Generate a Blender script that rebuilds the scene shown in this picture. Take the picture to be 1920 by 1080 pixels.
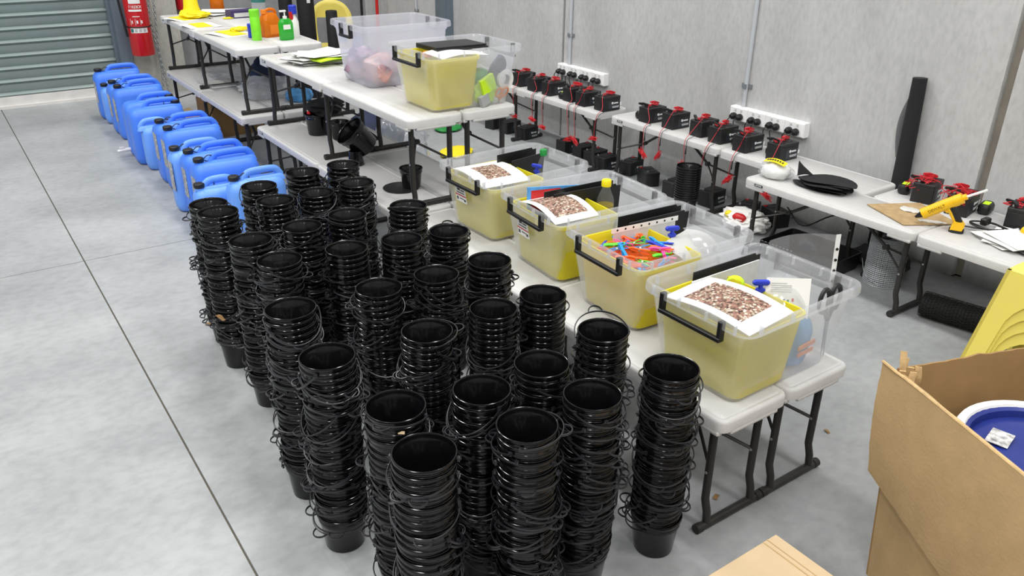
import bpy, bmesh, math, random
from mathutils import Vector, Matrix, noise
random.seed(7)
for o in list(bpy.data.objects): bpy.data.objects.remove(o)
SC = bpy.context.scene
COL = SC.collection
PI = math.pi

# ---------------------------------------------------------------- camera
cam_d = bpy.data.cameras.new('camera'); cam = bpy.data.objects.new('camera', cam_d); COL.objects.link(cam)
PITCH, ROLL, YAW = math.radians(25.6855), math.radians(.6298), math.radians(-54.8074)
fw = Vector((math.sin(YAW)*math.cos(PITCH), math.cos(YAW)*math.cos(PITCH), -math.sin(PITCH)))
rt = Vector((math.cos(YAW), -math.sin(YAW), 0)); up = rt.cross(fw)
rr = rt*math.cos(ROLL)+up*math.sin(ROLL); uu = up*math.cos(ROLL)-rt*math.sin(ROLL)
cam.matrix_world = Matrix(((rr.x, uu.x, -fw.x, 0), (rr.y, uu.y, -fw.y, 0), (rr.z, uu.z, -fw.z, 1.7), (0, 0, 0, 1)))
cam_d.sensor_width = 36; cam_d.lens = 1523.28/1920*36; cam_d.clip_start = .02
SC.camera = cam

# ---------------------------------------------------------------- world, lamps, exposure
w = bpy.data.worlds.new('world'); SC.world = w; w.use_nodes = True
w.node_tree.nodes['Background'].inputs[0].default_value = (.9, .95, 1, 1)
w.node_tree.nodes['Background'].inputs[1].default_value = .3
SC.view_settings.view_transform = 'Standard'; SC.view_settings.look = 'None'
SC.view_settings.gamma = 1; SC.view_settings.use_curve_mapping = False
SC.view_settings.exposure = 0.23
LAMP_W = 62
for i, (x, y) in enumerate([(x_, y_) for x_ in (-7.0, -4.2, -1.4, 1.4, 4.0) for y_ in (-4.0, -.8, 2.3)]):
    ld = bpy.data.lights.new('highbay_lamp', 'AREA'); ld.shape = 'RECTANGLE'; ld.size = 1.3; ld.size_y = .5
    ld.energy = LAMP_W; ld.color = (1, .99, .975)
    lo = bpy.data.objects.new('highbay_lamp', ld); COL.objects.link(lo); lo.location = (x, y, 5.2)

# ---------------------------------------------------------------- materials
def lin(h):
    if isinstance(h, str):
        c = [int(h[i:i+2], 16)/255 for i in (0, 2, 4)]
        return tuple(((v+.055)/1.055)**2.4 if v > .04045 else v/12.92 for v in c)
    return h
MATS = {}
def mat(name, col, rough=.5, metal=0, nscale=0, namt=.0, bump=0, bscale=60, spec=.5, trans=0, coat=0, col2=None, subs=0):
    if name in MATS: return MATS[name]
    m = bpy.data.materials.new(name); m.use_nodes = True; nt = m.node_tree; b = nt.nodes['Principled BSDF']
    c = lin(col); b.inputs['Base Color'].default_value = (*c, 1); b.inputs['Roughness'].default_value = rough
    b.inputs['Metallic'].default_value = metal; b.inputs['Specular IOR Level'].default_value = spec
    b.inputs['Transmission Weight'].default_value = trans; b.inputs['Coat Weight'].default_value = coat
    tc = nt.nodes.new('ShaderNodeTexCoord')
    if namt or col2:
        n = nt.nodes.new('ShaderNodeTexNoise'); n.inputs['Scale'].default_value = nscale or 8; n.inputs['Detail'].default_value = 6
        nt.links.new(tc.outputs['Object'], n.inputs['Vector'])
        r = nt.nodes.new('ShaderNodeValToRGB'); r.color_ramp.elements[0].position = .3; r.color_ramp.elements[1].position = .7
        a = tuple(v*(1-namt) for v in c); d = lin(col2) if col2 else tuple(min(1, v*(1+namt)) for v in c)
        r.color_ramp.elements[0].color = (*a, 1); r.color_ramp.elements[1].color = (*d, 1)
        nt.links.new(n.outputs['Fac'], r.inputs['Fac']); nt.links.new(r.outputs['Color'], b.inputs['Base Color'])
    if bump:
        n2 = nt.nodes.new('ShaderNodeTexNoise'); n2.inputs['Scale'].default_value = bscale; n2.inputs['Detail'].default_value = 4
        nt.links.new(tc.outputs['Object'], n2.inputs['Vector'])
        bp = nt.nodes.new('ShaderNodeBump'); bp.inputs['Strength'].default_value = bump; bp.inputs['Distance'].default_value = .01
        nt.links.new(n2.outputs['Fac'], bp.inputs['Height']); nt.links.new(bp.outputs['Normal'], b.inputs['Normal'])
    MATS[name] = m; return m

def concrete(name, c1, c2, stretch=(1, 1, 1), rough=.75, scale=1.6, pits=True):
    m = bpy.data.materials.new(name); m.use_nodes = True; nt = m.node_tree; b = nt.nodes['Principled BSDF']
    N = nt.nodes.new; L = nt.links.new
    g = N('ShaderNodeNewGeometry'); mp = N('ShaderNodeMapping'); mp.inputs['Scale'].default_value = stretch
    L(g.outputs['Position'], mp.inputs['Vector'])
    n1 = N('ShaderNodeTexNoise'); n1.inputs['Scale'].default_value = scale; n1.inputs['Detail'].default_value = 8; n1.inputs['Roughness'].default_value = .62
    n2 = N('ShaderNodeTexNoise'); n2.inputs['Scale'].default_value = scale*22; n2.inputs['Detail'].default_value = 5
    L(mp.outputs[0], n1.inputs['Vector']); L(mp.outputs[0], n2.inputs['Vector'])
    r1 = N('ShaderNodeValToRGB'); r1.color_ramp.elements[0].position = .32; r1.color_ramp.elements[1].position = .68
    r1.color_ramp.elements[0].color = (*lin(c1), 1); r1.color_ramp.elements[1].color = (*lin(c2), 1)
    L(n1.outputs['Fac'], r1.inputs['Fac'])
    mx = N('ShaderNodeMix'); mx.data_type = 'RGBA'; mx.blend_type = 'MULTIPLY'; mx.inputs[0].default_value = .55
    r2 = N('ShaderNodeValToRGB'); r2.color_ramp.elements[0].position = .25; r2.color_ramp.elements[1].position = .6
    r2.color_ramp.elements[0].color = (.72, .72, .72, 1); r2.color_ramp.elements[1].color = (1, 1, 1, 1)
    L(n2.outputs['Fac'], r2.inputs['Fac']); L(r1.outputs[0], mx.inputs[6]); L(r2.outputs[0], mx.inputs[7])
    L(mx.outputs[2], b.inputs['Base Color']); b.inputs['Roughness'].default_value = rough; b.inputs['Specular IOR Level'].default_value = .35
    bp = N('ShaderNodeBump'); bp.inputs['Strength'].default_value = .12; bp.inputs['Distance'].default_value = .004
    L(n2.outputs['Fac'], bp.inputs['Height']); L(bp.outputs['Normal'], b.inputs['Normal'])
    MATS[name] = m; return m

def clear(name, col, alpha, rough=.15, gloss=.9, transl=.5):
    """thin clear / milky plastic: mostly see-through, part milky, with a glossy skin"""
    m = bpy.data.materials.new(name); m.use_nodes = True; nt = m.node_tree; nt.nodes.remove(nt.nodes['Principled BSDF'])
    N = nt.nodes.new; L = nt.links.new; out = nt.nodes['Material Output']
    t = N('ShaderNodeBsdfTransparent'); t.inputs[0].default_value = (*[.8+.2*v for v in lin(col)], 1)
    d = N('ShaderNodeBsdfDiffuse'); d.inputs[0].default_value = (*lin(col), 1)
    tr = N('ShaderNodeBsdfTranslucent'); tr.inputs[0].default_value = (*lin(col), 1)
    m1 = N('ShaderNodeMixShader'); m1.inputs[0].default_value = transl; L(d.outputs[0], m1.inputs[1]); L(tr.outputs[0], m1.inputs[2])
    m2 = N('ShaderNodeMixShader'); m2.inputs[0].default_value = alpha; L(t.outputs[0], m2.inputs[1]); L(m1.outputs[0], m2.inputs[2])
    gl = N('ShaderNodeBsdfGlossy'); gl.inputs['Roughness'].default_value = rough; gl.inputs[0].default_value = (1, 1, 1, 1)
    fr = N('ShaderNodeLayerWeight'); fr.inputs[0].default_value = .5
    pw = N('ShaderNodeMath'); pw.operation = 'POWER'; pw.inputs[1].default_value = 3.5; L(fr.outputs['Facing'], pw.inputs[0])
    mu = N('ShaderNodeMath'); mu.operation = 'MULTIPLY_ADD'; mu.inputs[1].default_value = gloss*.35; mu.inputs[2].default_value = gloss*.035; L(pw.outputs[0], mu.inputs[0])
    m3 = N('ShaderNodeMixShader'); L(mu.outputs[0], m3.inputs[0]); L(m2.outputs[0], m3.inputs[1]); L(gl.outputs[0], m3.inputs[2])
    L(m3.outputs[0], out.inputs[0]); MATS[name] = m; return m

def rockprint(name):
    """printed photograph of leaf litter: small pale, pink and dark flecks"""
    m = bpy.data.materials.new(name); m.use_nodes = True; nt = m.node_tree; b = nt.nodes['Principled BSDF']
    N = nt.nodes.new; L = nt.links.new; tc = N('ShaderNodeTexCoord')
    v = N('ShaderNodeTexVoronoi'); v.inputs['Scale'].default_value = 150; L(tc.outputs['Object'], v.inputs['Vector'])
    n = N('ShaderNodeTexNoise'); n.inputs['Scale'].default_value = 120; n.inputs['Detail'].default_value = 6; L(tc.outputs['Object'], n.inputs['Vector'])
    mx = N('ShaderNodeMix'); mx.data_type = 'FLOAT'; mx.inputs[0].default_value = .55
    sx = N('ShaderNodeSeparateColor'); L(v.outputs['Color'], sx.inputs[0]); L(sx.outputs[0], mx.inputs[2]); L(n.outputs['Fac'], mx.inputs[3])
    r = N('ShaderNodeValToRGB'); e = r.color_ramp.elements
    e[0].position = .28; e[0].color = (*lin('3a2a22'), 1); e[1].position = .75; e[1].color = (*lin('e6d8c8'), 1)
    for p, c in ((.42, '7a5a4c'), (.52, 'a8786a'), (.6, '8a7a60')):
        q = e.new(p); q.color = (*lin(c), 1)
    L(mx.outputs[0], r.inputs['Fac']); L(r.outputs[0], b.inputs['Base Color']); b.inputs['Roughness'].default_value = .4
    MATS[name] = m; return m

concrete('floor_concrete', '8c8f90', 'adafb0', (1, .7, 1), .5, 1.3)
concrete('hall_paint', 'd0d0cf', 'd8d8d7', (1, 1, 1), .8, .8)
concrete('wall_concrete', 'afafae', 'c6c6c5', (1.4, 1.4, .6), .85, 1.5)
concrete('pier_concrete', 'a3a199', 'bcbab2', (1, 1, .6), .85, 1.8)
concrete('plain_grey_wall', '8f9092', '999a9c', (1, 1, 1), .8, .8)
clear('clear_bin', 'f2f4f8', .22, .12, .8, .5)
clear('milky_bin', 'eceef6', .31, .2, .7, .55)
clear('film', 'f2f4f6', .12, .1, 1.0, .5)
clear('sleeve', 'f4f6f8', .10, .08, 1.0, .5)
clear('milky_film', 'e6e9ec', .38, .2, .8, .5)
clear('bag_film', 'e8ecf0', .24, .12, 1.0, .5)
clear('pet', 'f2f6f6', .06, .05, 1.0, .5)
clear('oil', 'c2ae2c', .6, .05, .8, .6)
clear('soap', '34d040', .75, .08, .8, .6)
clear('orange_clear', 'f08a10', .85, .15, .6, .4)
clear('mesh_film', '5a5c60', .4, .5, .2, .2); clear('tub_yellow', 'f4ea3e', .86, .3, .4, .45)
rockprint('rock_print')
mat('joint_dark', '716b5f', .95); mat('strip_brown', '938b80', .9, nscale=6, namt=.12)
mat('bench_top', 'c8c7c5', .42, nscale=30, namt=.03, bump=.08, bscale=350)
mat('bench_metal', '33312f', .42, .3, nscale=20, namt=.15); mat('bench_cap', '222120', .6)
mat('badge', '4a4c50', .4); mat('print_white', 'e8e8e8', .5); mat('print_dark', '2a2a2c', .5); mat('rivet', 'b8b8b4', .35, .8)
mat('bucket_black', '09090b', .16, nscale=30, namt=.2, spec=.48); mat('handle_black', '232327', .3, spec=.6)
mat('dirt', '7d5c34', .9, nscale=90, namt=.4)
mat('can_blue', '4a82ee', .42, nscale=5, namt=.05, bump=.05, bscale=200, spec=.4); mat('can_pale', '6aa0f6', .38, nscale=5, namt=.04)
mat('black_plastic', '161617', .45); mat('black_matte', '131314', .75, nscale=30, namt=.3); mat('black_fabric', '1d1d20', .92, bump=.4, bscale=400)
mat('chair_yellow', 'e8d768', .38, nscale=4, namt=.03)
mat('yellow', 'f2dc12', .5); mat('gun_yellow', 'f0bd10', .4); mat('lime', 'c6ec1e', .6); mat('orange', 'f0821e', .45); mat('red', 'c41e20', .4)
mat('wire_red', 'c81e28', .45); mat('green', '1f8a3c', .45); mat('lightgreen', '7fe02a', .35, nscale=25, namt=.12); mat('blue', '2238b8', .4)
mat('white', 'eceae6', .5); mat('paper', 'e9e9e6', .7); mat('paper_grey', 'cfcfcc', .75, nscale=40, namt=.06); mat('grey_paper', 'b4b4b0', .7)
mat('extinguisher_red', 'c01820', .25, coat=.3); mat('steel_blue', '6d7a85', .5, .3, nscale=5, namt=.08); mat('galv', '9aa0a4', .4, .6, nscale=14, namt=.12)
mat('door_slat', '889694', .42, .15, nscale=4, namt=.05); mat('door_rail', 'd4d2ce', .6, nscale=9, namt=.08); mat('conduit_grey', 'b9bdc2', .5)
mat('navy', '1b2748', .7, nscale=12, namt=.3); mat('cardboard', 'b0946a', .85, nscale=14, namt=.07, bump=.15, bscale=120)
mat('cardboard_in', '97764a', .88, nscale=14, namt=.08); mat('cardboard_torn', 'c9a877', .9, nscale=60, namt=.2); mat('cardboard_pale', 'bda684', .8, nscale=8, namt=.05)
mat('board_brown', 'a98d62', .8, nscale=30, namt=.1, col2='b99e74'); mat('glue_residue', 'd6d4cc', .4); mat('tub_blue', '22307a', .35, nscale=9, namt=.08)
mat('battery', '1b1b1d', .5, nscale=30, namt=.15); mat('battery_label', '2b3138', .35); mat('skin_white', 'f2f2f2', .4)
mat('purple', '3c2f5c', .5); mat('pink', 'd86a8a', .5); mat('peg_blue', '1f8fe0', .4); mat('peg_orange', 'f2641e', .4); mat('peg_green', '58cc2c', .4); mat('peg_pink', 'ea4f9a', .4)
mat('lilac_bag', '6d6796', .35, nscale=14, namt=.5, col2='c9a3b4'); mat('coral_bag', 'e08868', .35, nscale=18, namt=.3, col2='f2c79c'); mat('rose_bag', '9a7f9c', .35, nscale=16, namt=.4, col2='e6b0a4')
mat('silver_label', 'a8a9ac', .35, .4, nscale=55, namt=.7, col2='e0e0e2'); mat('torn_label', '8a8a90', .7, nscale=60, namt=.5, col2='e6e4e0')
mat('grey_tape', 'a3a6a6', .3, nscale=10, namt=.1); mat('teal_print', '2f6f6a', .5); mat('brown_leaf', '8a6a44', .9); mat('sky_print', '4f95cf', .6, nscale=20, namt=.25); mat('wire_galv', 'c6cacd', .3, .25)

# ---------------------------------------------------------------- mesh builder
def rrect(wx, wy, r, n=4, cx=0, cy=0):
    r = min(r, wx/2-1e-4, wy/2-1e-4); pts = []
    for k, (sx, sy) in enumerate(((1, 1), (-1, 1), (-1, -1), (1, -1))):
        for i in range(n+1):
            a = PI/2*(k+i/n); pts.append((cx+sx*(wx/2-r)+r*math.cos(a), cy+sy*(wy/2-r)+r*math.sin(a)))
    return pts
def T(x=0, y=0, z=0, rx=0, ry=0, rz=0):
    return Matrix.Translation((x, y, z)) @ Matrix.Rotation(rz, 4, 'Z') @ Matrix.Rotation(ry, 4, 'Y') @ Matrix.Rotation(rx, 4, 'X')
class MB:
    def __init__(s): s.v = []; s.f = []
    def add(s, vs, fs, M=None):
        o = len(s.v); s.v += [tuple(M @ Vector(p)) for p in vs] if M else [tuple(p) for p in vs]
        s.f += [tuple(i+o for i in f) for f in fs]; return s
    def box(s, c, d, M=None):
        x, y, z = c; a, b, e = d[0]/2, d[1]/2, d[2]/2
        vs = [(x+i*a, y+j*b, z+k*e) for i in (-1, 1) for j in (-1, 1) for k in (-1, 1)]
        return s.add(vs, [(0, 1, 3, 2), (4, 6, 7, 5), (0, 4, 5, 1), (2, 3, 7, 6), (0, 2, 6, 4), (1, 5, 7, 3)], M)
    def loft(s, rings, M=None, cap0=True, cap1=True, closed=False):
        n = len(rings[0]); vs = [p for r in rings for p in r]; fs = []
        m = len(rings)
        for j in range(m if closed else m-1):
            for i in range(n):
                a, b = j*n+i, j*n+(i+1) % n; k = (j+1) % m
                fs.append((a, b, k*n+(i+1) % n, k*n+i))
        if not closed:
            if cap0: fs.append(tuple(range(n-1, -1, -1)))
            if cap1: fs.append(tuple((m-1)*n+i for i in range(n)))
        return s.add(vs, fs, M)
    def rbox(s, c, d, r=.01, b=.004, M=None, n=3):
        x, y, z = c; R = []
        for zz, ins in ((-d[2]/2, b), (-d[2]/2+b, 0), (d[2]/2-b, 0), (d[2]/2, b)):
            R.append([(px, py, z+zz) for px, py in rrect(d[0]-2*ins, d[1]-2*ins, max(r-ins, .0008), n, x, y)])
        return s.loft(R, M)
    def lathe(s, prof, seg=24, M=None, cap0=True, cap1=True):
        R = [[(r*math.cos(2*PI*i/seg), r*math.sin(2*PI*i/seg), z) for i in range(seg)] for r, z in prof]
        return s.loft(R, M, cap0, cap1)
    def cyl(s, p, q, r, n=10, r2=None):
        return s.tube([p, q], r, n, r2=r2)
    def tube(s, path, r, n=6, closed=False, r2=None, flat=None):
        P = [Vector(p) for p in path]; m = len(P); R = []; nrm = None
        for i in range(m):
            a = P[i-1] if (i or closed) else P[i]; b = P[(i+1) % m] if (i < m-1 or closed) else P[i]
            t = (b-a); t = t.normalized() if t.length > 1e-9 else Vector((0, 0, 1))
            if nrm is None:
                h = Vector((0, 0, 1)) if abs(t.z) < .9 else Vector((1, 0, 0)); nrm = t.cross(h).normalized()
            else:
                nrm = (nrm-t*nrm.dot(t)); nrm = nrm.normalized() if nrm.length > 1e-6 else t.orthogonal().normalized()
            bn = t.cross(nrm); rad = r if r2 is None else r+(r2-r)*i/(m-1)
            fl = flat or 1
            R.append([tuple(P[i]+nrm*rad*math.cos(2*PI*k/n)+bn*rad*fl*math.sin(2*PI*k/n)) for k in range(n)])
        return s.loft(R, None, closed=closed)
    def prism(s, poly, d0, d1, M=None):
        """2-D polygon (x,z) extruded along y from d0 to d1"""
        n = len(poly); vs = [(x, d0, z) for x, z in poly]+[(x, d1, z) for x, z in poly]
        fs = [tuple(range(n)), tuple(range(2*n-1, n-1, -1))]+[(i, i+n, (i+1) % n+n, (i+1) % n) for i in range(n)]
        return s.add(vs, fs, M)
    def sheet(s, fn, nu, nv, th=.0006, M=None):
        top = [Vector(fn(i/nu, j/nv)) for j in range(nv+1) for i in range(nu+1)]
        ix = lambda i, j: j*(nu+1)+i
        N = []
        for j in range(nv+1):
            for i in range(nu+1):
                du = top[ix(min(i+1, nu), j)]-top[ix(max(i-1, 0), j)]; dv = top[ix(i, min(j+1, nv))]-top[ix(i, max(j-1, 0))]
                k = du.cross(dv); N.append(k.normalized() if k.length > 1e-12 else Vector((0, 0, 1)))
        bot = [p-k*th for p, k in zip(top, N)]; o = len(top); fs = []
        for j in range(nv):
            for i in range(nu):
                a, b, c, d = ix(i, j), ix(i+1, j), ix(i+1, j+1), ix(i, j+1)
                fs += [(a, b, c, d), (d+o, c+o, b+o, a+o)]
        for i in range(nu):
            fs += [(ix(i+1, 0), ix(i, 0), ix(i, 0)+o, ix(i+1, 0)+o), (ix(i, nv), ix(i+1, nv), ix(i+1, nv)+o, ix(i, nv)+o)]
        for j in range(nv):
            fs += [(ix(0, j), ix(0, j+1), ix(0, j+1)+o, ix(0, j)+o), (ix(nu, j+1), ix(nu, j), ix(nu, j)+o, ix(nu, j+1)+o)]
        return s.add([tuple(p) for p in top]+[tuple(p) for p in bot], fs, M)
    def blob(s, d, seed=0, amp=.18, fr=2.2, sub=3, M=None, flatb=True, crease=False):
        bm = bmesh.new(); bmesh.ops.create_icosphere(bm, subdivisions=sub, radius=1)
        off = Vector((seed*3.7, seed*1.3, seed*.7)); vs = []
        for v in bm.verts:
            p = v.co; k = noise.noise(p*fr+off)*amp+noise.noise(p*fr*3+off)*amp*.45
            if crease: k += -abs(noise.noise(p*fr*2+off*2))*amp*1.2
            q = p*(1+k); z = q.z
            if flatb and z < -.75: z = -.75-.1*(z+.75)
            vs.append((q.x*d[0]/2, q.y*d[1]/2, z*d[2]/2+.75*d[2]/2))
        bm.verts.index_update(); fs = [tuple(v.index for v in f.verts) for f in bm.faces]; bm.free()
        return s.add(vs, fs, M)
    def mesh(s, name, m, smooth=40):
        me = bpy.data.meshes.new(name); me.from_pydata(s.v, [], s.f)
        bm = bmesh.new(); bm.from_mesh(me); bmesh.ops.recalc_face_normals(bm, faces=bm.faces); bm.to_mesh(me); bm.free()
        me.materials.append(MATS[m])
        if smooth:
            me.polygons.foreach_set('use_smooth', [True]*len(me.polygons)); me.set_sharp_from_angle(angle=math.radians(smooth))
        me.update(); return me
    def build(s, name, m, parent=None, smooth=40, label=None, loc=None, rot=None):
        return put(name, s.mesh(name, m, smooth), parent, loc, rot, label)
def put(name, me, parent=None, loc=None, rot=None, label=None):
    o = bpy.data.objects.new(name, me); COL.objects.link(o)
    if parent is not None: o.parent = parent
    if loc is not None: o.location = loc
    if rot is not None: o.rotation_euler = rot
    if label: o['label'] = label
    return o
def tag(o, label, cat, group=None):
    o['label'] = label; o['category'] = cat
    if group: o['group'] = group
    return o
def thing(name, label, cat, loc=(0, 0, 0), rz=0, group=None, rx=0, ry=0):
    o = bpy.data.objects.new(name, None); COL.objects.link(o); o.empty_display_size = .05
    o.location = loc; o.rotation_euler = (rx, ry, rz); return tag(o, label, cat, group)
def solo(mb, name, m, label, cat, loc=(0, 0, 0), rz=0, group=None, smooth=40, rx=0, ry=0):
    return tag(mb.build(name, m, None, smooth, loc=loc, rot=(rx, ry, rz)), label, cat, group)
def struct(o): o['kind'] = 'structure'; return o
def text(s, size, m, parent, loc, rot, name='lettering', ext=.0004, sx=1):
    c = bpy.data.curves.new('t', 'FONT'); c.body = s; c.size = size; c.extrude = ext; c.align_x = 'CENTER'; c.align_y = 'CENTER'; c.resolution_u = 2
    t = bpy.data.objects.new('t', c); COL.objects.link(t); dg = bpy.context.evaluated_depsgraph_get()
    me = bpy.data.meshes.new_from_object(t.evaluated_get(dg)); bpy.data.objects.remove(t); bpy.data.curves.remove(c)
    me.materials.clear(); me.materials.append(MATS[m]); o = put(name, me, parent, loc, rot); o.scale = (sx, 1, 1); return o
def cr(pts, n=6):
    """Catmull-Rom through points"""
    P = [Vector(p) for p in pts]; P = [P[0]*2-P[1]]+P+[P[-1]*2-P[-2]]; out = []
    for i in range(1, len(P)-2):
        a, b, c, d = P[i-1:i+3]
        for k in range(n):
            t = k/n; out.append(.5*((2*b)+(c-a)*t+(2*a-5*b+4*c-d)*t*t+(3*b-a-3*c+d)*t**3))
    out.append(P[-2]); return out
ORD = ['first', 'second', 'third', 'fourth', 'fifth', 'sixth', 'seventh', 'eighth', 'ninth', 'tenth', 'eleventh', 'twelfth'] + ['%dth' % i for i in range(13, 40)]
ORD[20] = '21st'; ORD[21] = '22nd'; ORD[22] = '23rd'

# ================================================================ SETTING
WY = 3.96; WX = -8.25; X1 = 5.0; Y0 = -6.0; CZ = 5.6
JY, JX = .398, -4.366
fl = struct(MB().box(((WX-.3+X1)/2, (WY+Y0)/2+.15, -.06), (X1-WX+.3, WY-Y0+.3, .10)).build('floor', 'joint_dark', smooth=0))
g = .0026
for (xa, xb) in ((WX-.25, JX-g), (JX+g, X1)):
    for (ya, yb) in ((Y0, JY-g*1.3), (JY+g*1.3, WY)):
        MB().box(((xa+xb)/2, (ya+yb)/2, -.006), (xb-xa, yb-ya, .012)).build('slab', 'floor_concrete', fl, 0)
# back wall: tilt-up panels with recessed joints
wb = struct(MB().box(((WX-.3+X1)/2, WY+.16, CZ/2), (X1-WX+.3, .2, CZ)).build('wall_back', 'strip_brown', smooth=0))
for xa, xb in ((WX-.25, -6.74), (-6.62, -4.99), (-4.965, -1.775), (-1.725, X1)):
    MB().box(((xa+xb)/2, WY+.04, CZ/2), (xb-xa, .08, CZ)).build('panel', 'wall_concrete', wb, 0)
t1 = struct(MB().box((-6.68, WY-.01, CZ/2), (.20, .12, CZ)).box((-6.61, WY-.055, CZ/2), (.05, .11, CZ)).build('trim_1', 'steel_blue', smooth=0))
t1['label'] = 'blue-grey steel column against the back wall'
t2 = struct(MB().box((-1.73, WY+.06, CZ/2), (.09, .03, CZ)).build('trim_2', 'strip_brown', smooth=0))
# left wall with roller door, jamb and pier
wl = struct(MB().box((WX-.2, 3.0, CZ/2), (.1, 2.2, CZ)).build('wall_left', 'plain_grey_wall', smooth=0))
MB().box((WX-.06, 1.74, CZ/2), (.22, .46, CZ)).build('pier', 'pier_concrete', wl, 0)
MB().box((WX-.2, -4.0, CZ/2), (.1, 4.0, CZ)).build('panel', 'plain_grey_wall', wl, 0)
MB().box((WX-.2, -.3, 4.6), (.1, 3.6, 2.0)).build('lintel', 'plain_grey_wall', wl, 0)
t3 = struct(MB().box((WX+.0, 1.465, 1.9), (.16, .10, 3.8)).box((WX-.02, 1.405, 1.9), (.05, .03, 3.8)).build('trim_3', 'steel_blue', smooth=0))
dr = struct(put('door_1', None)); dr.location = (WX-.06, 0, 0)
sl = MB(); prof = [(0, 0), (.012, .004), (.018, .012), (.012, .020), (0, .026), (-.004, .034), (.004, .042), (.004, .096), (-.004, .102), (0, .108)]
n = len(prof); R = [[(px, yy, pz) for px, pz in prof]+[(px-.008, yy, pz) for px, pz in reversed(prof)] for yy in (-2.2, 1.41)]
sl.loft(R); slm = sl.mesh('slat', 'door_slat', 50)
for k in range(33): put('slat', slm, dr, (0, 0, .095+.108*k))
MB().box((.01, -.4, .048), (.05, 3.62, .094)).box((.02, -.4, .012), (.08, 3.62, .024)).build('bottom_rail', 'door_rail', dr, 0)
# the unseen rest of the hall
struct(MB().box((X1+.05, (WY+Y0)/2, CZ/2), (.1, WY-Y0, CZ)).build('wall_right', 'plain_grey_wall', smooth=0))
struct(MB().box(((WX+X1)/2, Y0-.05, CZ/2), (X1-WX+.6, .1, CZ)).build('wall_front', 'plain_grey_wall', smooth=0))
struct(MB().box(((WX+X1)/2, (WY+Y0)/2, CZ+.05), (X1-WX+.8, WY-Y0+.4, .1)).build('ceiling', 'hall_paint', smooth=0))

# conduits with saddles
def conduit(x, z0, r, label, zs):
    t = thing('conduit', label, 'conduit', (x, WY, z0), 0, 'conduits on the back wall')
    MB().cyl((0, -r, 0), (0, -r, 4), r, 12).build('pipe', 'conduit_grey', t)
    for z in zs: MB().box((0, -.004, z-z0), (.075, .006, .026)).box((0, -r*2-.002, z-z0), (r*2.3, .004, .026)).build('saddle', 'galv', t, 0)
conduit(-3.20, .57, .0125, 'grey conduit rising from the power outlets beside the leaning mesh roll', (.70, 1.3))
conduit(-4.88, .56, .0125, 'grey conduit rising from the power outlets behind the far battery bench', (.78, 1.4))
conduit(-7.25, .70, .010, 'thin grey conduit on the wall left of the steel column', (.71, 1.5))

# ================================================================ BENCHES
BL, BW, BH = 1.88, .285, .417
def halfmesh():
    b = MB(); l = BL/2-.002; rings = []
    for z, ins in ((BH-.042, .006), (BH-.040, .001), (BH-.012, 0), (BH-.004, .003), (BH-.001, .009), (BH-.0015, .016), (BH-.003, .018), (BH-.003, .021), (BH, .024)):
        rings.append([(x+l/2, y+BW/2, z) for x, y in rrect(l-2*ins, BW-2*ins, .032-ins, 5)])
    b.loft(rings)
    for cx in (.07, l-.07):
        for cy in (.0125, BW-.0125): b.rbox((cx, cy, BH-.046), (.11, .022, .016), .006, .003)
    for cx in (.0125, l-.0125): b.rbox((cx, BW/2, BH-.046), (.022, .20, .016), .006, .003)
    return b.mesh('top_half', 'bench_top', 50)
HALF = halfmesh()
LEG = MB().tube([(0, 0, .02), (.004, 0, .06), (.016, 0, .10), (.016, 0, BH-.04)], .0125, 10).mesh('leg', 'bench_metal')
FOOT = MB().tube([(0, .004, .0145), (0, BW-.004, .0145)], .0135, 10).mesh('foot_bar', 'bench_metal')
FCAP = MB().tube([(0, .0, .0152), (0, .022, .0152)], .0152, 10).mesh('end_cap', 'bench_cap')
CROSS = MB().tube([(0, .05, 0), (0, BW-.05, 0)], .006, 6).mesh('cross_rod', 'bench_metal')
RIV = MB().tube([(0, -.0015, 0), (0, .0015, 0)], .0045, 8).mesh('rivet', 'rivet')
def brace(sx):
    b = MB(); j = (.16*sx, BW/2, .255)
    for y in (.05, BW-.05): b.tube([(.016*sx, y, .20), j], .0055, 6)
    b.tube([j, (.34*sx, BW/2, BH-.045)], .008, 8); b.tube([(j[0]-.012, j[1], j[2]-.006), (j[0]+.012, j[1], j[2]+.006)], .012, 8)
    return b.mesh('brace', 'bench_metal')
BRP, BRN = brace(1), brace(-1)
BADGE = MB().rbox((0, 0, 0), (.052, .003, .013), .001, .0008).mesh('badge', 'badge')
def bench(label, x, y, z, group, badge=True):
    t = thing('folding_bench', label, 'bench', (x, y, z), 0, group)
    put('top_half', HALF, t, (.001, 0, 0)); put('top_half', HALF, t, (BL/2+.001, 0, 0))
    for fx, s in ((.045, 1), (BL/2-.03, -1), (BL-.045, -1)):
        for yy in (.045, BW-.045):
            lg = put('leg', LEG, t, (fx, yy, 0), (0, 0, 0 if s > 0 else PI)); put('rivet', RIV, lg, (.016, -.013 if s > 0 else .013, .2))
        fb = put('foot_bar', FOOT, t, (fx, 0, 0)); put('end_cap', FCAP, fb, (0, 0, 0)); put('end_cap', FCAP, fb, (0, BW-.022, 0))
        put('brace', BRP if s > 0 else BRN, t, (fx, 0, 0))
    if badge:
        bd = put('badge', BADGE, t, (.10, -.0008, BH-.021)); text('LIFETIME', .0095, 'print_white', bd, (0, -.002, 0), (PI/2, 0, 0))
    return t
G1 = 'white folding benches in the middle row'; G2 = 'white folding benches along the wall'
bench('near white folding bench beside the bucket stacks, carrying the front of four bins', -3.04, 1.525, 0, G1)
bench('near white folding bench on the wall side, under the backs of the four bins', -3.04, 1.815, 0, G1)
bench('lower white bench beside the jerry cans end, with loose black buckets standing on it', -4.94, 1.54, 0, G1)
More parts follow.
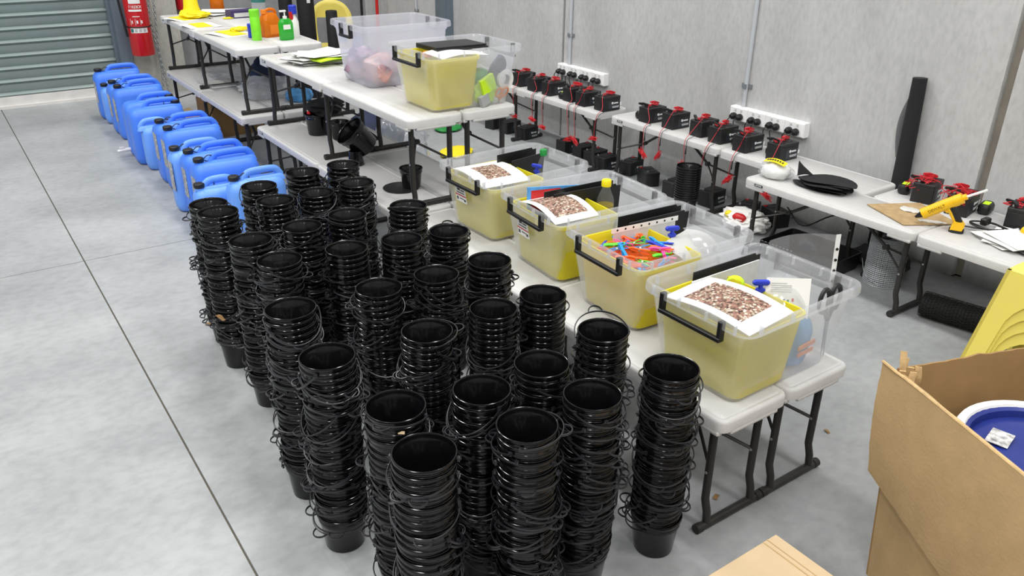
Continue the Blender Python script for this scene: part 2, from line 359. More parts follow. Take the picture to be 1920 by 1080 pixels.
bench('lower white bench behind the one with loose black buckets, under the upper bins', -4.94, 1.83, 0, G1)
bench('lowest white bench nearest the roller door, on the jerry can side', -7.05, 1.53, 0, G1)
bench('lowest white bench nearest the roller door, on the far side under plastic bags', -7.05, 1.82, 0, G1)
bench('upper white bench stacked on another, under the front of two bins and papers', -4.95, 1.61, BH, G1)
bench('upper white bench stacked on another, under the backs of two bins', -4.95, 1.90, BH, G1)
bench('upper white bench near the fire extinguisher with yellow flyers on it', -7.08, 1.56, BH, G1)
bench('upper white bench behind the yellow flyers, holding the soap bottles', -7.08, 1.85, BH, G1)
bench('far white wall bench holding six batteries', -5.94, 3.53, 0, G2)
bench('middle white wall bench holding six batteries under the power outlets', -3.97, 3.57, 0, G2)
bench('white bench with the black fabric pile and brown board, in front of the wall row', -2.60, 3.283, 0, G2)
bench('rightmost white bench against the wall, behind the glue gun', -2.06, 3.57, 0, G2)

# ================================================================ BUCKET STACKS
# (row from the camera, column from the left aisle, x, y, count)
STK = [(1, 1, -1.290, .678, 25), (1, 2, -1.246, .928, 25), (1, 3, -1.262, 1.136, 25), (1, 4, -1.242, 1.387, 25),
       (2, 1, -1.487, .712, 25), (2, 2, -1.432, .920, 25), (2, 3, -1.447, 1.120, 25), (2, 4, -1.498, 1.371, 25),
       (3, 1, -1.764, .659, 26), (3, 2, -1.771, .956, 25), (3, 3, -1.814, 1.210, 24), (3, 4, -1.806, 1.393, 24),
       (4, 1, -2.038, .666, 27), (4, 2, -2.098, .969, 25), (4, 3, -2.084, 1.170, 25), (4, 4, -2.083, 1.376, 25),
       (5, 1, -2.429, .778, 26), (5, 2, -2.442, 1.020, 25), (5, 3, -2.413, 1.218, 25), (5, 4, -2.432, 1.424, 24),
       (6, 1, -2.598, .745, 27), (6, 2, -2.722, .975, 25), (6, 3, -2.748, 1.162, 25), (6, 4, -2.707, 1.405, 25),
       (7, 1, -2.933, .734, 27), (7, 2, -2.995, .974, 26), (7, 3, -3.105, 1.186, 24), (7, 4, -3.082, 1.358, 25),
       (8, 1, -3.154, .759, 25), (8, 2, -3.261, .999, 25), (8, 3, -3.342, 1.223, 25), (8, 4, -3.350, 1.418, 25)]
SP, HB = .020, .125
RB = .0735
def bucket_prof():
    # outer wall from base, collar under the rim, rolled rim, inner wall, inner floor
    return [(.053, .0), (.056, .003), (.0655, .094), (.0665, .096), (.0695, .097), (.0700, .106), (.0690, .1075), (.0695, .113), (.0712, .115), (.0730, .1172), (.0737, .1200), (.0735, .1225), (.0726, .1243), (.0713, .1250), (.0700, .1245),
            (.0690, .1230), (.0682, .118), (.0665, .110), (.0650, .108), (.0545, .004)]
BUCK = MB().lathe(bucket_prof(), 36).mesh('body', 'bucket_black', 35)
def handle_mb(alpha, droop=0, n=6, seg=24):
    """bail: a flat strap from ear to ear, sagging round the stack, with a half-round grip loop at its middle"""
    b = MB(); zp = .108; ca, sa = math.cos(alpha), math.sin(alpha)
    def P(x, r, dz=0): return (x, r*ca, zp+r*sa+dz)
    arc = []
    for i in range(seg+1):
        th = PI*i/seg; q = math.sin(th); x = .0800*math.cos(th); r = .0860*q**.9
        arc.append(P(x, r, droop*q**.8))
    b.tube(arc, .0019, n, flat=1.6)
    loop = [P(.021*math.cos(PI*i/10), .0835+.023*math.sin(PI*i/10), droop) for i in range(11)]
    b.tube(loop, .0021, n, flat=1.5)
    for s in (-1, 1): b.box((s*.0755, 0, zp), (.006, .009, .010))
    return b
HSPEC = [(-4, -.00), (-6, -.014), (-4, -.03), (-2, -.045), (0, -.062), (2, -.08), (-16, 0), (8, 0), (24, 0), (-10, -.02)]
HV = [handle_mb(math.radians(a), d).mesh('handle', 'handle_black', 60) for a, d in HSPEC]
STUFF_B = MB(); STUFF_H = MB()
rimband = [(.056, .0), (.0655, .094), (.0695, .097), (.0700, .106), (.0690, .1075), (.0715, .115), (RB, .1175), (RB, .1225), (.0722, .125), (.0685, .1235)]
# which buckets show largest: sample the camera side of each rim and test it against the other stacks
tops = [(x, y, HB+SP*(n-1)) for _, _, x, y, n in STK]
CP = Vector((0, 0, 1.7)); scores = []
def infront(p):
    d = p-CP; z = d.dot(fw); return abs(d.dot(rr)/z*1523.28) < 970 and abs(d.dot(uu)/z*1523.28) < 545
for si, (r_, c_, x, y, n) in enumerate(STK):
    for k in range(n):
        z = HB+SP*k-.004; base = math.atan2(-y, -x); vis = 0
        for da in (-1.2, -.8, -.4, 0, .4, .8, 1.2):
            p = Vector((x+.075*math.cos(base+da), y+.075*math.sin(base+da), z))
            if not infront(p): continue
            d = CP-p; ok = True
            for sj, (tx, ty, tz) in enumerate(tops):
                if sj == si: continue
                ex, ey = tx-p.x, ty-p.y; dd = d.x*d.x+d.y*d.y; tt = max(0, (ex*d.x+ey*d.y)/dd)
                px, py = p.x+d.x*tt-tx, p.y+d.y*tt-ty
                q = px*px+py*py
                if q < .0735**2:
                    t0 = tt-math.sqrt((.0735**2-q)/dd)
                    if p.z+d.z*max(t0, 0) < tz: ok = False; break
            vis += ok
        dist = (Vector((x, y, z))-CP).length
        scores.append(((vis+(6 if k == n-1 else 0))/dist**2, si, k))
scores.sort(reverse=True); SOLO = {(si, k) for _, si, k in scores[:300]}
ROWN = ['front row', 'second row', 'third row', 'fourth row', 'fifth row', 'sixth row', 'seventh row', 'rearmost row']
COLN = ['by the open aisle', 'second from the aisle', 'third from the aisle', 'next to the bench']
MATS['bucket_black']; rnd = random.Random(3)
for si, (r_, c_, x, y, n) in enumerate(STK):
    cx, cy = x, y
    # handles sag into loose clusters: each run of buckets lets its handles rest at one level
    plan = {}; k = n-1
    while k >= 0:
        run = rnd.choice((2, 3, 4, 5, 6)); ang = rnd.uniform(0, 6.28)
        for j in range(run):
            if k-j < 0: break
            flip = PI if rnd.random() < .3 else 0
            plan[k-j] = (max(0, min(5, run-1-j)), ang+flip+rnd.gauss(0, .35))
        k -= run
    for k in range(n):
        top = n-1-k
        jx, jy = cx+rnd.gauss(0, .0012), cy+rnd.gauss(0, .0012)
        z = SP*k
        hv, a = plan[k]
        if rnd.random() < .18: hv = rnd.choice((6, 7, 9, 0))
        if top == 0 and (r_, c_) in ((2, 4), (6, 4), (1, 2)): hv = 8 if c_ == 4 else 7
        if (si, k) in SOLO:
            pos = 'top bucket' if top == 0 else '%s bucket from the top' % ORD[top]
            o = thing('bucket', 'black plastic %s of the stack %s, %s' % (pos, COLN[c_-1], ROWN[r_-1]), 'bucket', (jx, jy, z), a, 'black buckets in nested stacks')
            put('body', BUCK, o); put('handle', HV[hv], o)
        else:
            STUFF_B.lathe(rimband, 24, Matrix.Translation((jx, jy, z)), cap1=False)
            al, dr_ = HSPEC[hv]
            h = handle_mb(math.radians(al), dr_, n=4, seg=14); STUFF_H.add(h.v, h.f, T(jx, jy, z, rz=a))
so = STUFF_B.build('bucket_stack_remainder', 'bucket_black', smooth=35); so['kind'] = 'stuff'
tag(so, 'remaining nested black buckets deeper in the crowd of stacks', 'bucket')
sh = STUFF_H.build('handle', 'handle_black', so, 60); sh['kind'] = 'stuff'
# bits of dirt and leaf lying in or on the buckets
def crumbs(label, x, y, z, n, s, m='dirt'):
    b = MB()
    for i in range(n):
        a, r = rnd.uniform(0, 6.28), rnd.random()**.5*s; q = .002+.003*rnd.random()
        b.box((r*math.cos(a), r*math.sin(a)*.5, q), (q*2, q*1.3, q), T(rz=a))
    o = solo(b, 'dirt_crumbs', m, label, 'dirt', (x, y, z), 0, None, 0); o['kind'] = 'stuff'
crumbs('brown leaf crumbs inside the top bucket with debris, fourth row second from aisle', -2.115, .985, SP*24+.006, 60, .045)
crumbs('sparse brown crumbs inside a top bucket, second row', -1.44, .93, SP*24+.006, 24, .045)
b = MB().sheet(lambda u, v: (.05*(u-.5), .02*(v-.5)*(1-abs(u-.5)), .006*math.sin(u*5)), 6, 3, .001)
solo(b, 'dry_leaf', 'brown_leaf', 'dry brown leaf caught on the aisle side of a rear bucket stack', 'leaf', (-2.86, .665, .255), .4)
b = MB().sheet(lambda u, v: (.016*(u-.5), .007*(v-.5), .002*math.sin(u*3)), 4, 2, .001)
solo(b, 'wood_chip', 'cardboard_pale', 'pale wood chip stuck under the rim of the front-left stack behind the nearest', 'chip', (-1.415, .688, .577), .9, rx=.8)
for i, (x, y, s, l) in enumerate([(-1.30, 2.29, .022, 'curled brown leaf on the floor right of the near bench'), (-3.32, .72, .03, 'small dry leaf on the floor beside the bucket stacks'), (-1.28, 1.70, .03, 'pinkish leaf scrap on the floor under the near bench foot')]):
    b = MB().sheet(lambda u, v: (s*(u-.5), s*.45*(v-.5), .004+.004*math.sin(u*4)), 5, 3, .001); solo(b, 'dry_leaf', 'brown_leaf', l, 'leaf', (x, y, .001), i)

# ================================================================ JERRY CANS
def can_meshes(t, w, h, capy, tagm):
    b = MB(); rg = []
    for z, ins in ((0, .022), (.006, .012), (.02, .004), (.05, 0), (h*.80, 0), (h*.87, .006), (h*.92, .018), (h*.945, .034)):
        rg.append([(x, y, z) for x, y in rrect(t-2*ins, w-2*ins*1.25, .045-min(ins, .03)*.6, 6)])
    b.loft(rg)
    hm = MB(); zt = h*.93
    # raised handle block and arch
    y0, y1 = -.035*w/.36, .125*w/.36
    b.loft([[(x, y+(y0+y1)/2, z) for x, y in rrect(t*.44-2*i, (y1-y0)+.11-2*i*2.0, .02, 4)] for z, i in ((zt-.02, 0), (zt+.004, .004), (zt+.012, .012))])
    pth = [(0, y0-.035, zt), (0, y0-.018, zt+.026), (0, y0+.004, zt+.040), (0, (y0+y1)/2, zt+.043), (0, y1-.004, zt+.040), (0, y1+.018, zt+.026), (0, y1+.035, zt)]
    hm.tube(cr(pth, 4), .0125, 8, flat=1.5)
    nb = MB().lathe([(.024, 0), (.024, .014), (.021, .016)], 18, T(0, capy, zt-.006))
    b.add(nb.v, nb.f)
    c = MB(); R = []
    for z, r in ((0, .0255), (.003, .0275), (.020, .0275), (.024, .0245), (.025, .010), (.027, .009)):
        R.append([((r+(.0012 if i % 2 and r > .025 else 0))*math.cos(2*PI*i/36), (r+(.0012 if i % 2 and r > .025 else 0))*math.sin(2*PI*i/36), z) for i in range(36)])
    c.loft(R, T(0, capy, zt+.010))
    s = MB(); sg = 1 if capy < 0 else -1
    s.tube(cr([(0, capy+sg*.026, zt+.02), (.004, capy+sg*.05, zt+.04), (.006, capy+sg*.075, zt+.034), (.004, capy+sg*.075, zt+.010), (0, capy+sg*.05, zt+.006), (0, capy+sg*.03, zt+.016)], 5), .0028, 6)
    return b.mesh('body', tagm, 50), hm.mesh('handle', tagm, 60), c.mesh('cap', 'black_plastic', 40), s.mesh('cap_strap', 'black_plastic', 60)
CB = can_meshes(.178, .36, .40, -.135, 'can_blue'); CR = can_meshes(.178, .36, .40, .14, 'can_blue'); CS = can_meshes(.13, .22, .31, -.075, 'can_pale'); CN = can_meshes(.14, .30, .38, -.11, 'can_pale')
STK_L = MB().rbox((0, 0, 0), (.085, .0016, .17), .001, .0005).mesh('sticker', 'silver_label')
def can(label, x, y, ms, sticker=None, rz=0, name='jerry_can', w=.36):
    o = thing(name, label, 'jerry can', (x, y, 0), rz, 'blue jerry cans in a row')
    for nme, m_ in zip(('body', 'handle', 'cap', 'cap_strap'), ms): put(nme, m_, o)
    if sticker: put('sticker', STK_L, o, (.012, -w/2-.0004, sticker), label='torn silver printed sticker')
    return o
YC = 1.215
can('blue jerry can nearest the roller door, rearmost of the row', -7.47, 1.235, CB, .22)
can('short pale blue jerry can between the rearmost can and the next pair', -7.27, 1.17, CS)
can('rear blue jerry can of the second pair from the roller door', -6.92, YC+.02, CB, .22)
can('front blue jerry can of the second pair from the roller door', -6.725, YC+.02, CB, .22)
c4 = can('rear blue jerry can with its cap on the bench side and a white tap', -6.20, 1.20, CR)
tb = MB().tube([(0, -.18, .05), (0, -.215, .05)], .013, 10).tube([(0, -.21, .05), (0, -.265, .046)], .010, 10).box((0, -.235, .068), (.010, .03, .010)); tb.build('tap', 'white', c4, label='white plastic tap')
can('front blue jerry can with its cap on the bench side', -5.99, 1.19, CR)
can('squat pale blue jerry can in front of the cans with bench-side caps', -5.80, 1.15, CS, rz=PI)
can('rear blue jerry can of the middle pair with torn silver stickers', -5.48, YC+.02, CB, .24)
can('front blue jerry can of the middle pair with torn silver stickers', -5.275, YC+.02, CB, .24)
can('slim pale blue jerry can squeezed behind the nearest full pair', -4.86, 1.14, CN, .22, w=.30)
can('rear blue jerry can of the nearest pair, black strap looped over its cap', -4.69, 1.20, CB, .22)
can('front blue jerry can of the nearest pair, square on to the buckets', -4.49, 1.20, CB, .22)
can('small blue jerry can half hidden by the bucket stacks', -4.31, 1.08, CS)
can('nearest blue jerry can, mostly hidden behind the bucket stacks', -4.13, 1.25, CN)

# ================================================================ BINS
def bin_mb(W, L, H, ins=.038, lip=.016, th=.0028):
    b = MB(); R = []
    def ring(w, l, z, r): return [(x, y, z) for x, y in rrect(w, l, r, 5)]
    Wi, Li = W-2*lip, L-2*lip
    w0, l0 = Wi-2*ins, Li-2*ins
    R += [ring(w0-.02, l0-.02, 0, .03), ring(w0, l0, .008, .035), ring(w0+ins*.5, l0+ins*.5, H*.25, .035), ring(Wi-.012, Li-.012, H-.045, .035), ring(Wi, Li, H-.036, .035), ring(Wi, Li, H-.030, .035)]
    R += [ring(W-.004, L-.004, H-.028, .045), ring(W, L, H-.022, .045), ring(W-.003, L-.003, H-.004, .045), ring(W-.006, L-.006, H, .045), ring(Wi+.006, Li+.006, H, .04)]
    R += [ring(Wi-2*th, Li-2*th, H-.006, .033), ring(Wi-2*th, Li-2*th, H-.03, .033), ring(Wi-.012-2*th, Li-.012-2*th, H-.047, .033), ring(w0+ins*.5-2*th, l0+ins*.5-2*th, H*.25, .033), ring(w0-2*th, l0-2*th, .010, .033)]
    b.loft(R); return b
def handle_bin(hw=.115):
    b = MB()
    b.rbox((0, 0, -.05), (2*hw, .014, .013), .004, .002)
    for s in (-1, 1):
        b.rbox((s*(hw-.007), .006, -.025), (.015, .020, .062), .004, .002)
    return b
BINM = bin_mb(.405, .535, .273).mesh('body', 'clear_bin', 50); BINT = bin_mb(.41, .51, .30, .03).mesh('body', 'milky_bin', 50); BINU = bin_mb(.395, .51, .268).mesh('body', 'clear_bin', 50)
HND = handle_bin().mesh('handle', 'black_plastic', 40); HNDS = handle_bin(.062).mesh('handle', 'black_plastic', 40)
RIB = MB().box((0, 0, 0), (.0022, .013, .026)).mesh('rib', 'milky_film', 0)
STI = MB().rbox((0, 0, 0), (.078, .0012, .078), .002, .0004).mesh('sticker', 'paper'); STR = MB().box((0, -.0009, .033), (.078, .0006, .008)).box((0, -.0009, -.008), (.078, .0006, .005)).mesh('red_stripe', 'red', 0)
STD = MB().box((-.012, -.0009, .018), (.02, .0006, .010)).box((.016, -.0009, .016), (.026, .0006, .005)).box((.0, -.0009, .004), (.055, .0006, .004)).box((-.027, -.0009, -.024), (.013, .0006, .013)).box((.004, -.0009, -.022), (.030, .0006, .004)).box((.027, -.0009, -.026), (.014, .0006, .010)).mesh('small_print', 'print_dark', 0)
def ribs(o, W, L, H, n=4):
    for s in (-1, 1):
        for i in range(n):
            x = -W/2+W*(i+.5)/n; put('rib', RIB, o, (x, s*(L/2-.010), H-.017))
            y = -L/2+L*(i+.5)/n; put('rib', RIB, o, (s*(W/2-.010), y, H-.017), (0, 0, PI/2))
def bigbin(label, x, y, z, me, W, L, H, rz=0, hm=None, stk=None, rib=True):
    o = thing('storage_bin', label, 'bin', (x, y, z), rz, 'clear plastic storage bins')
    put('body', me, o)
    for s in (-1, 1): put('handle', hm or HND, o, (0, s*(L/2-.001), H-.012), (0, 0, 0 if s < 0 else PI))
    if rib: ribs(o, W, L, H)
    if stk:
        k = put('sticker', STI, o, (stk, -L/2+.0195, H-.105), (math.radians(9), 0, 0), label='white sticker with dark red stripes and small black print'); put('red_stripe', STR, k); put('small_print', STD, k)
    return o
def tub_mesh(w, l, h):
    b = MB(); R = []
    for W, L_, z in ((w-.05, l-.05, 0), (w-.045, l-.045, .006), (w-.01, l-.01, h-.016), (w+.004, l+.004, h-.014), (w+.004, l+.004, h), (w-.008, l-.008, h), (w-.014, l-.014, h-.02), (w-.05, l-.05, .006)):
        R.append([(x, y, z) for x, y in rrect(W, L_, .03, 4)])
    return b.loft(R).mesh('yellow_tub', 'tub_yellow', 50)
TUB = tub_mesh(.335, .27, .222); TUBU = tub_mesh(.32, .26, .222)
ZB = BH; BINS = [(-2.725, 1.925, .02), (-2.25, 1.915, -.07), (-1.815, 1.89, -.045), (-1.357, 1.825, .015)]
bl = ['clear bin with a white photo print and green-capped bottle, farthest of the bench row', 'clear bin with a yellow-capped bottle inside, second from the far end', 'clear bin with coloured clothes pegs inside', 'clear bin at the near bench end with a plastic sleeve sticking out']
for i, ((x, y, rz), l) in enumerate(zip(BINS, bl)):
    bigbin(l, x, y, ZB+.001, BINM, .405, .535, .273, rz, stk=(-.035 if i < 2 else None))
    put_t = put('yellow_tub', TUB, None, (x+.005, y-.095, ZB+.012), (0, 0, rz))
    tag(put_t, ['yellow tub inside the farthest bin of the bench row', 'yellow tub inside the bin with the yellow-capped bottle', 'yellow tub full of clothes pegs', 'yellow tub inside the bin at the near bench end'][i], 'tub', 'yellow tubs inside the clear bins')
ZU = 2*BH
bigbin('tall milky bin standing alone at the back of the upper bench', -3.885, 1.965, ZU+.001, BINT, .41, .51, .30, 0, HNDS, rib=False)
bigbin('clear bin at the end of the upper bench with a yellow tub and orange scissors', -3.26, 1.965, ZU+.001, BINU, .395, .51, .268, 0, HND)
tag(put('yellow_tub', TUBU, None, (-3.255, 1.875, ZU+.012)), 'yellow tub inside the clear bin on the upper bench', 'tub', 'yellow tubs inside the clear bins')

def bl2w(i, lx, ly, lz=0):
    x, y, rz = BINS[i]; return (x+lx*math.cos(rz)-ly*math.sin(rz), y+lx*math.sin(rz)+ly*math.cos(rz), ZB+lz)
def print_sheet(label, loc, rz, w, l, bow, rx=0, ry=0, pw=.70, pl=.66):
    f = lambda u, v: (w*(u-.5), l*(v-.5), bow*math.sin(PI*v))
    o = tag(MB().sheet(f, 4, 12, .0012).build('photo_print', 'paper', None, 60, loc=loc, rot=(rx, ry, rz)), label, 'print', 'photo prints in the bins')
    k = lambda u, v: (w*pw*(u-.5), l*(.5+(v-.5)*pl-.5), bow*math.sin(PI*(.5+(v-.5)*pl))+.0008)
    MB().sheet(k, 4, 12, .0006).build('printed_picture', 'rock_print', o, 60, label='printed picture of brown and pink leaf litter')
x, y, z = bl2w(3, .02, -.135, .246); print_sheet('white sheet with a leaf litter photograph in the nearest bin', (x, y, z), PI/2+.08, .205, .30, .018, rx=.0, ry=-.03)
x, y, z = bl2w(0, .0, -.12, .240); print_sheet('white sheet with a leaf litter photograph in the farthest bench bin', (x, y, z), PI/2-.12, .215, .30, .016, ry=-.03, pw=.5, pl=.56)
x, y, z = bl2w(1, .02, -.13, .240); print_sheet('arched leaf litter photograph in the bin with the yellow-capped bottle', (x, y, z), PI/2-.1, .19, .27, .026, ry=-.02, pw=.72, pl=.74)
# upright folders (black card), their long side along the bin
def folder(label, i, lx, ly, l, h, z, m='black_plastic', tilt=0, rz=0, step=True, th=.004):
    p = bl2w(i, lx, ly, z); b = MB()
    poly = [(-l/2, 0), (l/2, 0), (l/2, h)]+([(l/2-.02, h), (l/2-.024, h+.008)] if step else [])+[(-l/2, h+(.008 if step else 0))]
    b.prism(poly, -th/2, th/2, T(rz=PI/2))
    return solo(b, 'folder', m, label, 'folder', p, BINS[i][2]+rz, 'black card folders in the bins', 0, ry=tilt)
folder('black card folder standing in the farthest bench bin', 0, -.095, .085, .22, .20, .075, rz=.06)
folder('second black card folder leaning in the farthest bench bin', 0, -.06, .105, .20, .19, .07, rz=.14, tilt=.10)
folder('black card folder standing behind the yellow-capped bottle', 1, -.07, .03, .33, .20, .07, rz=.02)
folder('second black folder leaning behind the yellow-capped bottle', 1, -.045, .045, .31, .19, .075, rz=-.03, tilt=.06)
folder('black card folder standing in the peg bin', 2, -.15, .09, .29, .20, .07, rz=-.02)
folder('second black folder leaning in the peg bin behind a clear sleeve', 2, -.125, .10, .28, .19, .07, tilt=.08)
folder('black card folder along the far side of the nearest bin', 3, -.155, .07, .30, .19, .065, rz=-.03)
folder('pale grey folder beside the black folder in the nearest bin', 3, -.125, .03, .30, .19, .065, m='paper_grey', rz=-.02, step=False)
# coloured magazine in the second bin (plain generic cover)
p = bl2w(1, -.115, -.03, .065); b = MB().prism([(-.15, 0), (.13, 0), (.10, .195), (-.15, .225)], -.003, .003, T(rz=PI/2))
mg = solo(b, 'magazine', 'sky_print', 'blue magazine with a red and white cover in the yellow-capped bottle bin', 'magazine', p, BINS[1][2], None, 0)
MB().prism([(-.135, .12), (.0, .12), (.0, .200), (-.135, .21)], .0031, .0042, T(rz=PI/2)).build('cover_panel', 'red', mg, 0)
MB().prism([(-.10, .165), (-.03, .165), (-.03, .178), (-.10, .18)], .0043, .0050, T(rz=PI/2)).build('cover_stripe', 'paper', mg, 0)
MB().prism([(-.135, .12), (.0, .12), (.0, .200), (-.135, .21)], -.0042, -.0031, T(rz=PI/2)).build('cover_panel', 'red', mg, 0)
# punched clear sleeve in the peg bin
p = bl2w(2, -.095, .02, .05)
sv = thing('punched_sleeve', 'clear punched sleeve with white sheet standing in the peg bin', 'sleeve', p, BINS[2][2]-.06)
MB().box((0, .0, .10), (.002, .27, .20)).build('sheet', 'paper_grey', sv, 0)
MB().box((.0016, .0, .205), (.0008, .29, .018)).build('punched_strip', 'white', sv, 0)
for k in range(8): MB().cyl((.0021, -.12+.034*k, .205), (.0027, -.12+.034*k, .205), .004, 8).build('punch_hole', 'black_plastic', sv, 60)
# bottles
def bottle(label, loc, capm, h=.2, r=.032, fill=None, fh=.6, s=1):
    o = thing('bottle', label, 'bottle', loc)
    MB().lathe([(r*.9, 0), (r, .006), (r, h*.6), (r*.92, h*.68), (r*.45, h*.86), (r*.42, h*.93)], 20).build('body', 'pet', o)
    if fill: MB().lathe([(r*.86, .003), (r*.95, .008), (r*.95, h*fh)], 20).build('liquid', fill, o)
    MB().lathe([(r*.55, h*.90), (r*.56, h*.92), (r*.56, h*1.0), (r*.5, h*1.02)], 20).build('cap', capm, o)
x, y, z = bl2w(0, .01, .15, .085); bottle('clear bottle with a green cap in the farthest bench bin', (x, y, z), 'green', .215, .028)
x, y, z = bl2w(1, .015, .095, .10); bottle('bottle of yellow oil with a yellow cap', (x, y, z), 'yellow', .21, .034, 'oil', .55)
# blue wing-nut taps
def wing(label, loc, rz=0):
    o = thing('tap_handle', label, 'tap', loc, rz)
    MB().cyl((0, 0, 0), (0, 0, .034), .007, 10).build('stem', 'blue', o)
    MB().loft([[(x, y, z) for x, y in rrect(.052-i, .016-i*.3, .007, 4)] for z, i in ((.032, .008), (.036, 0), (.042, 0), (.046, .008))]).build('wing', 'blue', o)
    MB().loft([[(x, y, z) for x, y in rrect(.030-i, .014-i*.3, .006, 4)] for z, i in ((.010, .004), (.013, 0), (.017, 0), (.020, .004))]).build('collar', 'blue', o)
x, y, z = bl2w(0, .055, .08, .215); wing('blue tap handle beside the green-capped bottle', (x, y, z), .4)
x, y, z = bl2w(2, .0, .06, .225); wing('blue tap handle in the peg bin', (x, y, z), 1.2)
x, y, z = bl2w(3, .005, .03, .225); wing('blue tap handle in the nearest bin', (x, y, z), 1.0)
# clothes pegs
PEG = {}
def pegmesh(c):
    b = MB()
    for s in (-1, 1):
        b.prism([(-.036, .001), (-.02, .0055), (.0, .0040), (.012, .0068), (.036, .0095), (.036, .0065), (.012, .003), (.0, .001), (-.02, .0015), (-.036, .0)], -.005, .005, T(rx=0 if s > 0 else PI))
    return b.mesh('jaws', c, 40)
SPRM = MB().tube([(0, -.0062, 0), (0, .0062, 0)], .0034, 8).mesh('spring', 'rivet')
rp = random.Random(5); PC = ['peg_blue', 'peg_orange', 'peg_green', 'peg_blue', 'peg_orange', 'peg_pink', 'red', 'blue', 'peg_orange', 'peg_blue']
PN = dict(peg_blue='light blue', peg_orange='orange', peg_green='green', peg_pink='pink', red='red', blue='dark blue')
PW = ['at the far edge of the pile', 'at the middle of the pile', 'at the near edge of the pile', 'low on the aisle side', 'high on the pile', 'by the tub corner', 'half buried', 'lying crosswise']
for c in PN: PEG[c] = pegmesh(c)
MB_fill = MB().loft([[(x, y, z) for x, y in rrect(.27-.1*k, .21-.08*k, .03, 4)] for z, k in ((0, 0), (.15, 0), (.165, .5))])
pegs = sorted((-.125+.25*((k*7) % 46)/45, PC[k % len(PC)], k) for k in range(46)); cnt = {}
for lx, c, k in pegs:
    cnt[c] = cnt.get(c, 0)+1; ly = -.095+rp.uniform(-.10, .10)
    p = bl2w(2, lx, ly, .205+.035*(1-(lx/.15)**2)*(1-((ly+.095)/.13)**2)+rp.uniform(-.012, .008))
    o = thing('clothes_peg', '%s clothes peg in the yellow tub, %s %s one from the far end' % (PN[c], ORD[cnt[c]-1], PN[c]), 'peg', p, rp.uniform(-.9, .9)+(0 if k % 3 else 1.2), 'clothes pegs in the yellow tub', rx=rp.uniform(-.7, .7), ry=rp.uniform(-.35, .35))
    put('jaws', PEG[c], o); put('spring', SPRM, o)
x, y, z = bl2w(2, .005, -.095, .014); fo = solo(MB_fill, 'peg_heap', 'peg_orange', 'heap of clothes pegs packed below the loose ones in the yellow tub', 'pegs', (x, y, z), BINS[2][2]); fo['kind'] = 'stuff'
# loose sheets in the peg bin and the nearest bin
def curled(label, i, lx, ly, z, w, l, m, rz, bow=.02, ry=0, rx=0, cat='sheet', name='plastic_sleeve'):
    p = bl2w(i, lx, ly, z); b = MB().sheet(lambda u, v: (w*(u-.5), l*(v-.5), bow*math.sin(PI*u)+.3*bow*math.sin(5*v)), 8, 8, .0008)
    return solo(b, name, m, label, cat, p, rz, None, 60, rx, ry)
curled('pale grey card sheet sloping in the peg bin', 2, .07, .09, .20, .16, .21, 'grey_paper', .3, .03, .35, .1, name='card_sheet')
curled('crumpled clear sleeve at the far right of the peg bin', 2, .09, .16, .22, .15, .16, 'film', -.4, .03, .5)
curled('clear film in the nearest bin beside the blue tap', 3, .05, .09, .21, .13, .16, 'film', .5, .04, .3, .4)
x, y, z = bl2w(3, .10, .13, .16)
rc = thing('reply_card', 'white printed card leaning in the nearest bin', 'card', (-1.285, 1.905, .575), .90, rx=0)
MB().sheet(lambda u, v: (.13*(u-.5), +.03*v, .12*v), 3, 3, .001).build('sheet', 'white', rc)
tmo = MB()
for k in range(5):
    v = .86-.05*k; tmo.add([(-.05, +.03*v-.0014, .12*v), (-.05+(.06 if k else .045), +.03*v-.0014, .12*v), (-.05+(.06 if k else .045), +.03*(v+.018)-.0014, .12*(v+.018)), (-.05, +.03*(v+.018)-.0014, .12*(v+.018))], [(0, 1, 2, 3)])
tmo.build('printed_lines', 'grey_paper', rc, 0)
for k, (cx, v, c) in enumerate(((-.01, .45, 'blue'), (.002, .44, 'green'), (.016, .47, 'red'), (.008, .24, 'blue'))):
    s = .005 if k < 3 else .008
    MB().add([(cx-s*.6, +.03*(v-s*8)-.0014, .12*(v-s*8)), (cx+s*.6, +.03*(v-s*8)-.0014, .12*(v-s*8)), (cx+s*.6, +.03*(v+s*8)-.0014, .12*(v+s*8)), (cx-s*.6, +.03*(v+s*8)-.0014, .12*(v+s*8))], [(0, 1, 2, 3)]).build('printed_mark', c, rc, 0)
# big clear punched sleeve sticking out of the nearest bin
p = bl2w(3, .03, .19, .13)
ps = thing('plastic_sleeve', 'clear punched plastic sleeve sticking up out of the nearest bin', 'sleeve', (-1.305, 1.975, .52), 1.20)
MB().sheet(lambda u, v: (.22*(u-.5), .03*math.sin(PI*u)+.02*v, .285*v), 8, 6, .0008, T(ry=-.0)).build('film', 'sleeve', ps)
MB().sheet(lambda u, v: (.11+.016*u, .02*v, .285*v), 2, 4, .0012).build('punched_strip', 'white', ps)
for k in range(7):
    v = .12+.12*k; MB().cyl((.118, .02*v+.002, .285*v), (.118, .02*v-.003, .285*v), .0045, 8).build('punch_hole', 'black_plastic', ps, 60)
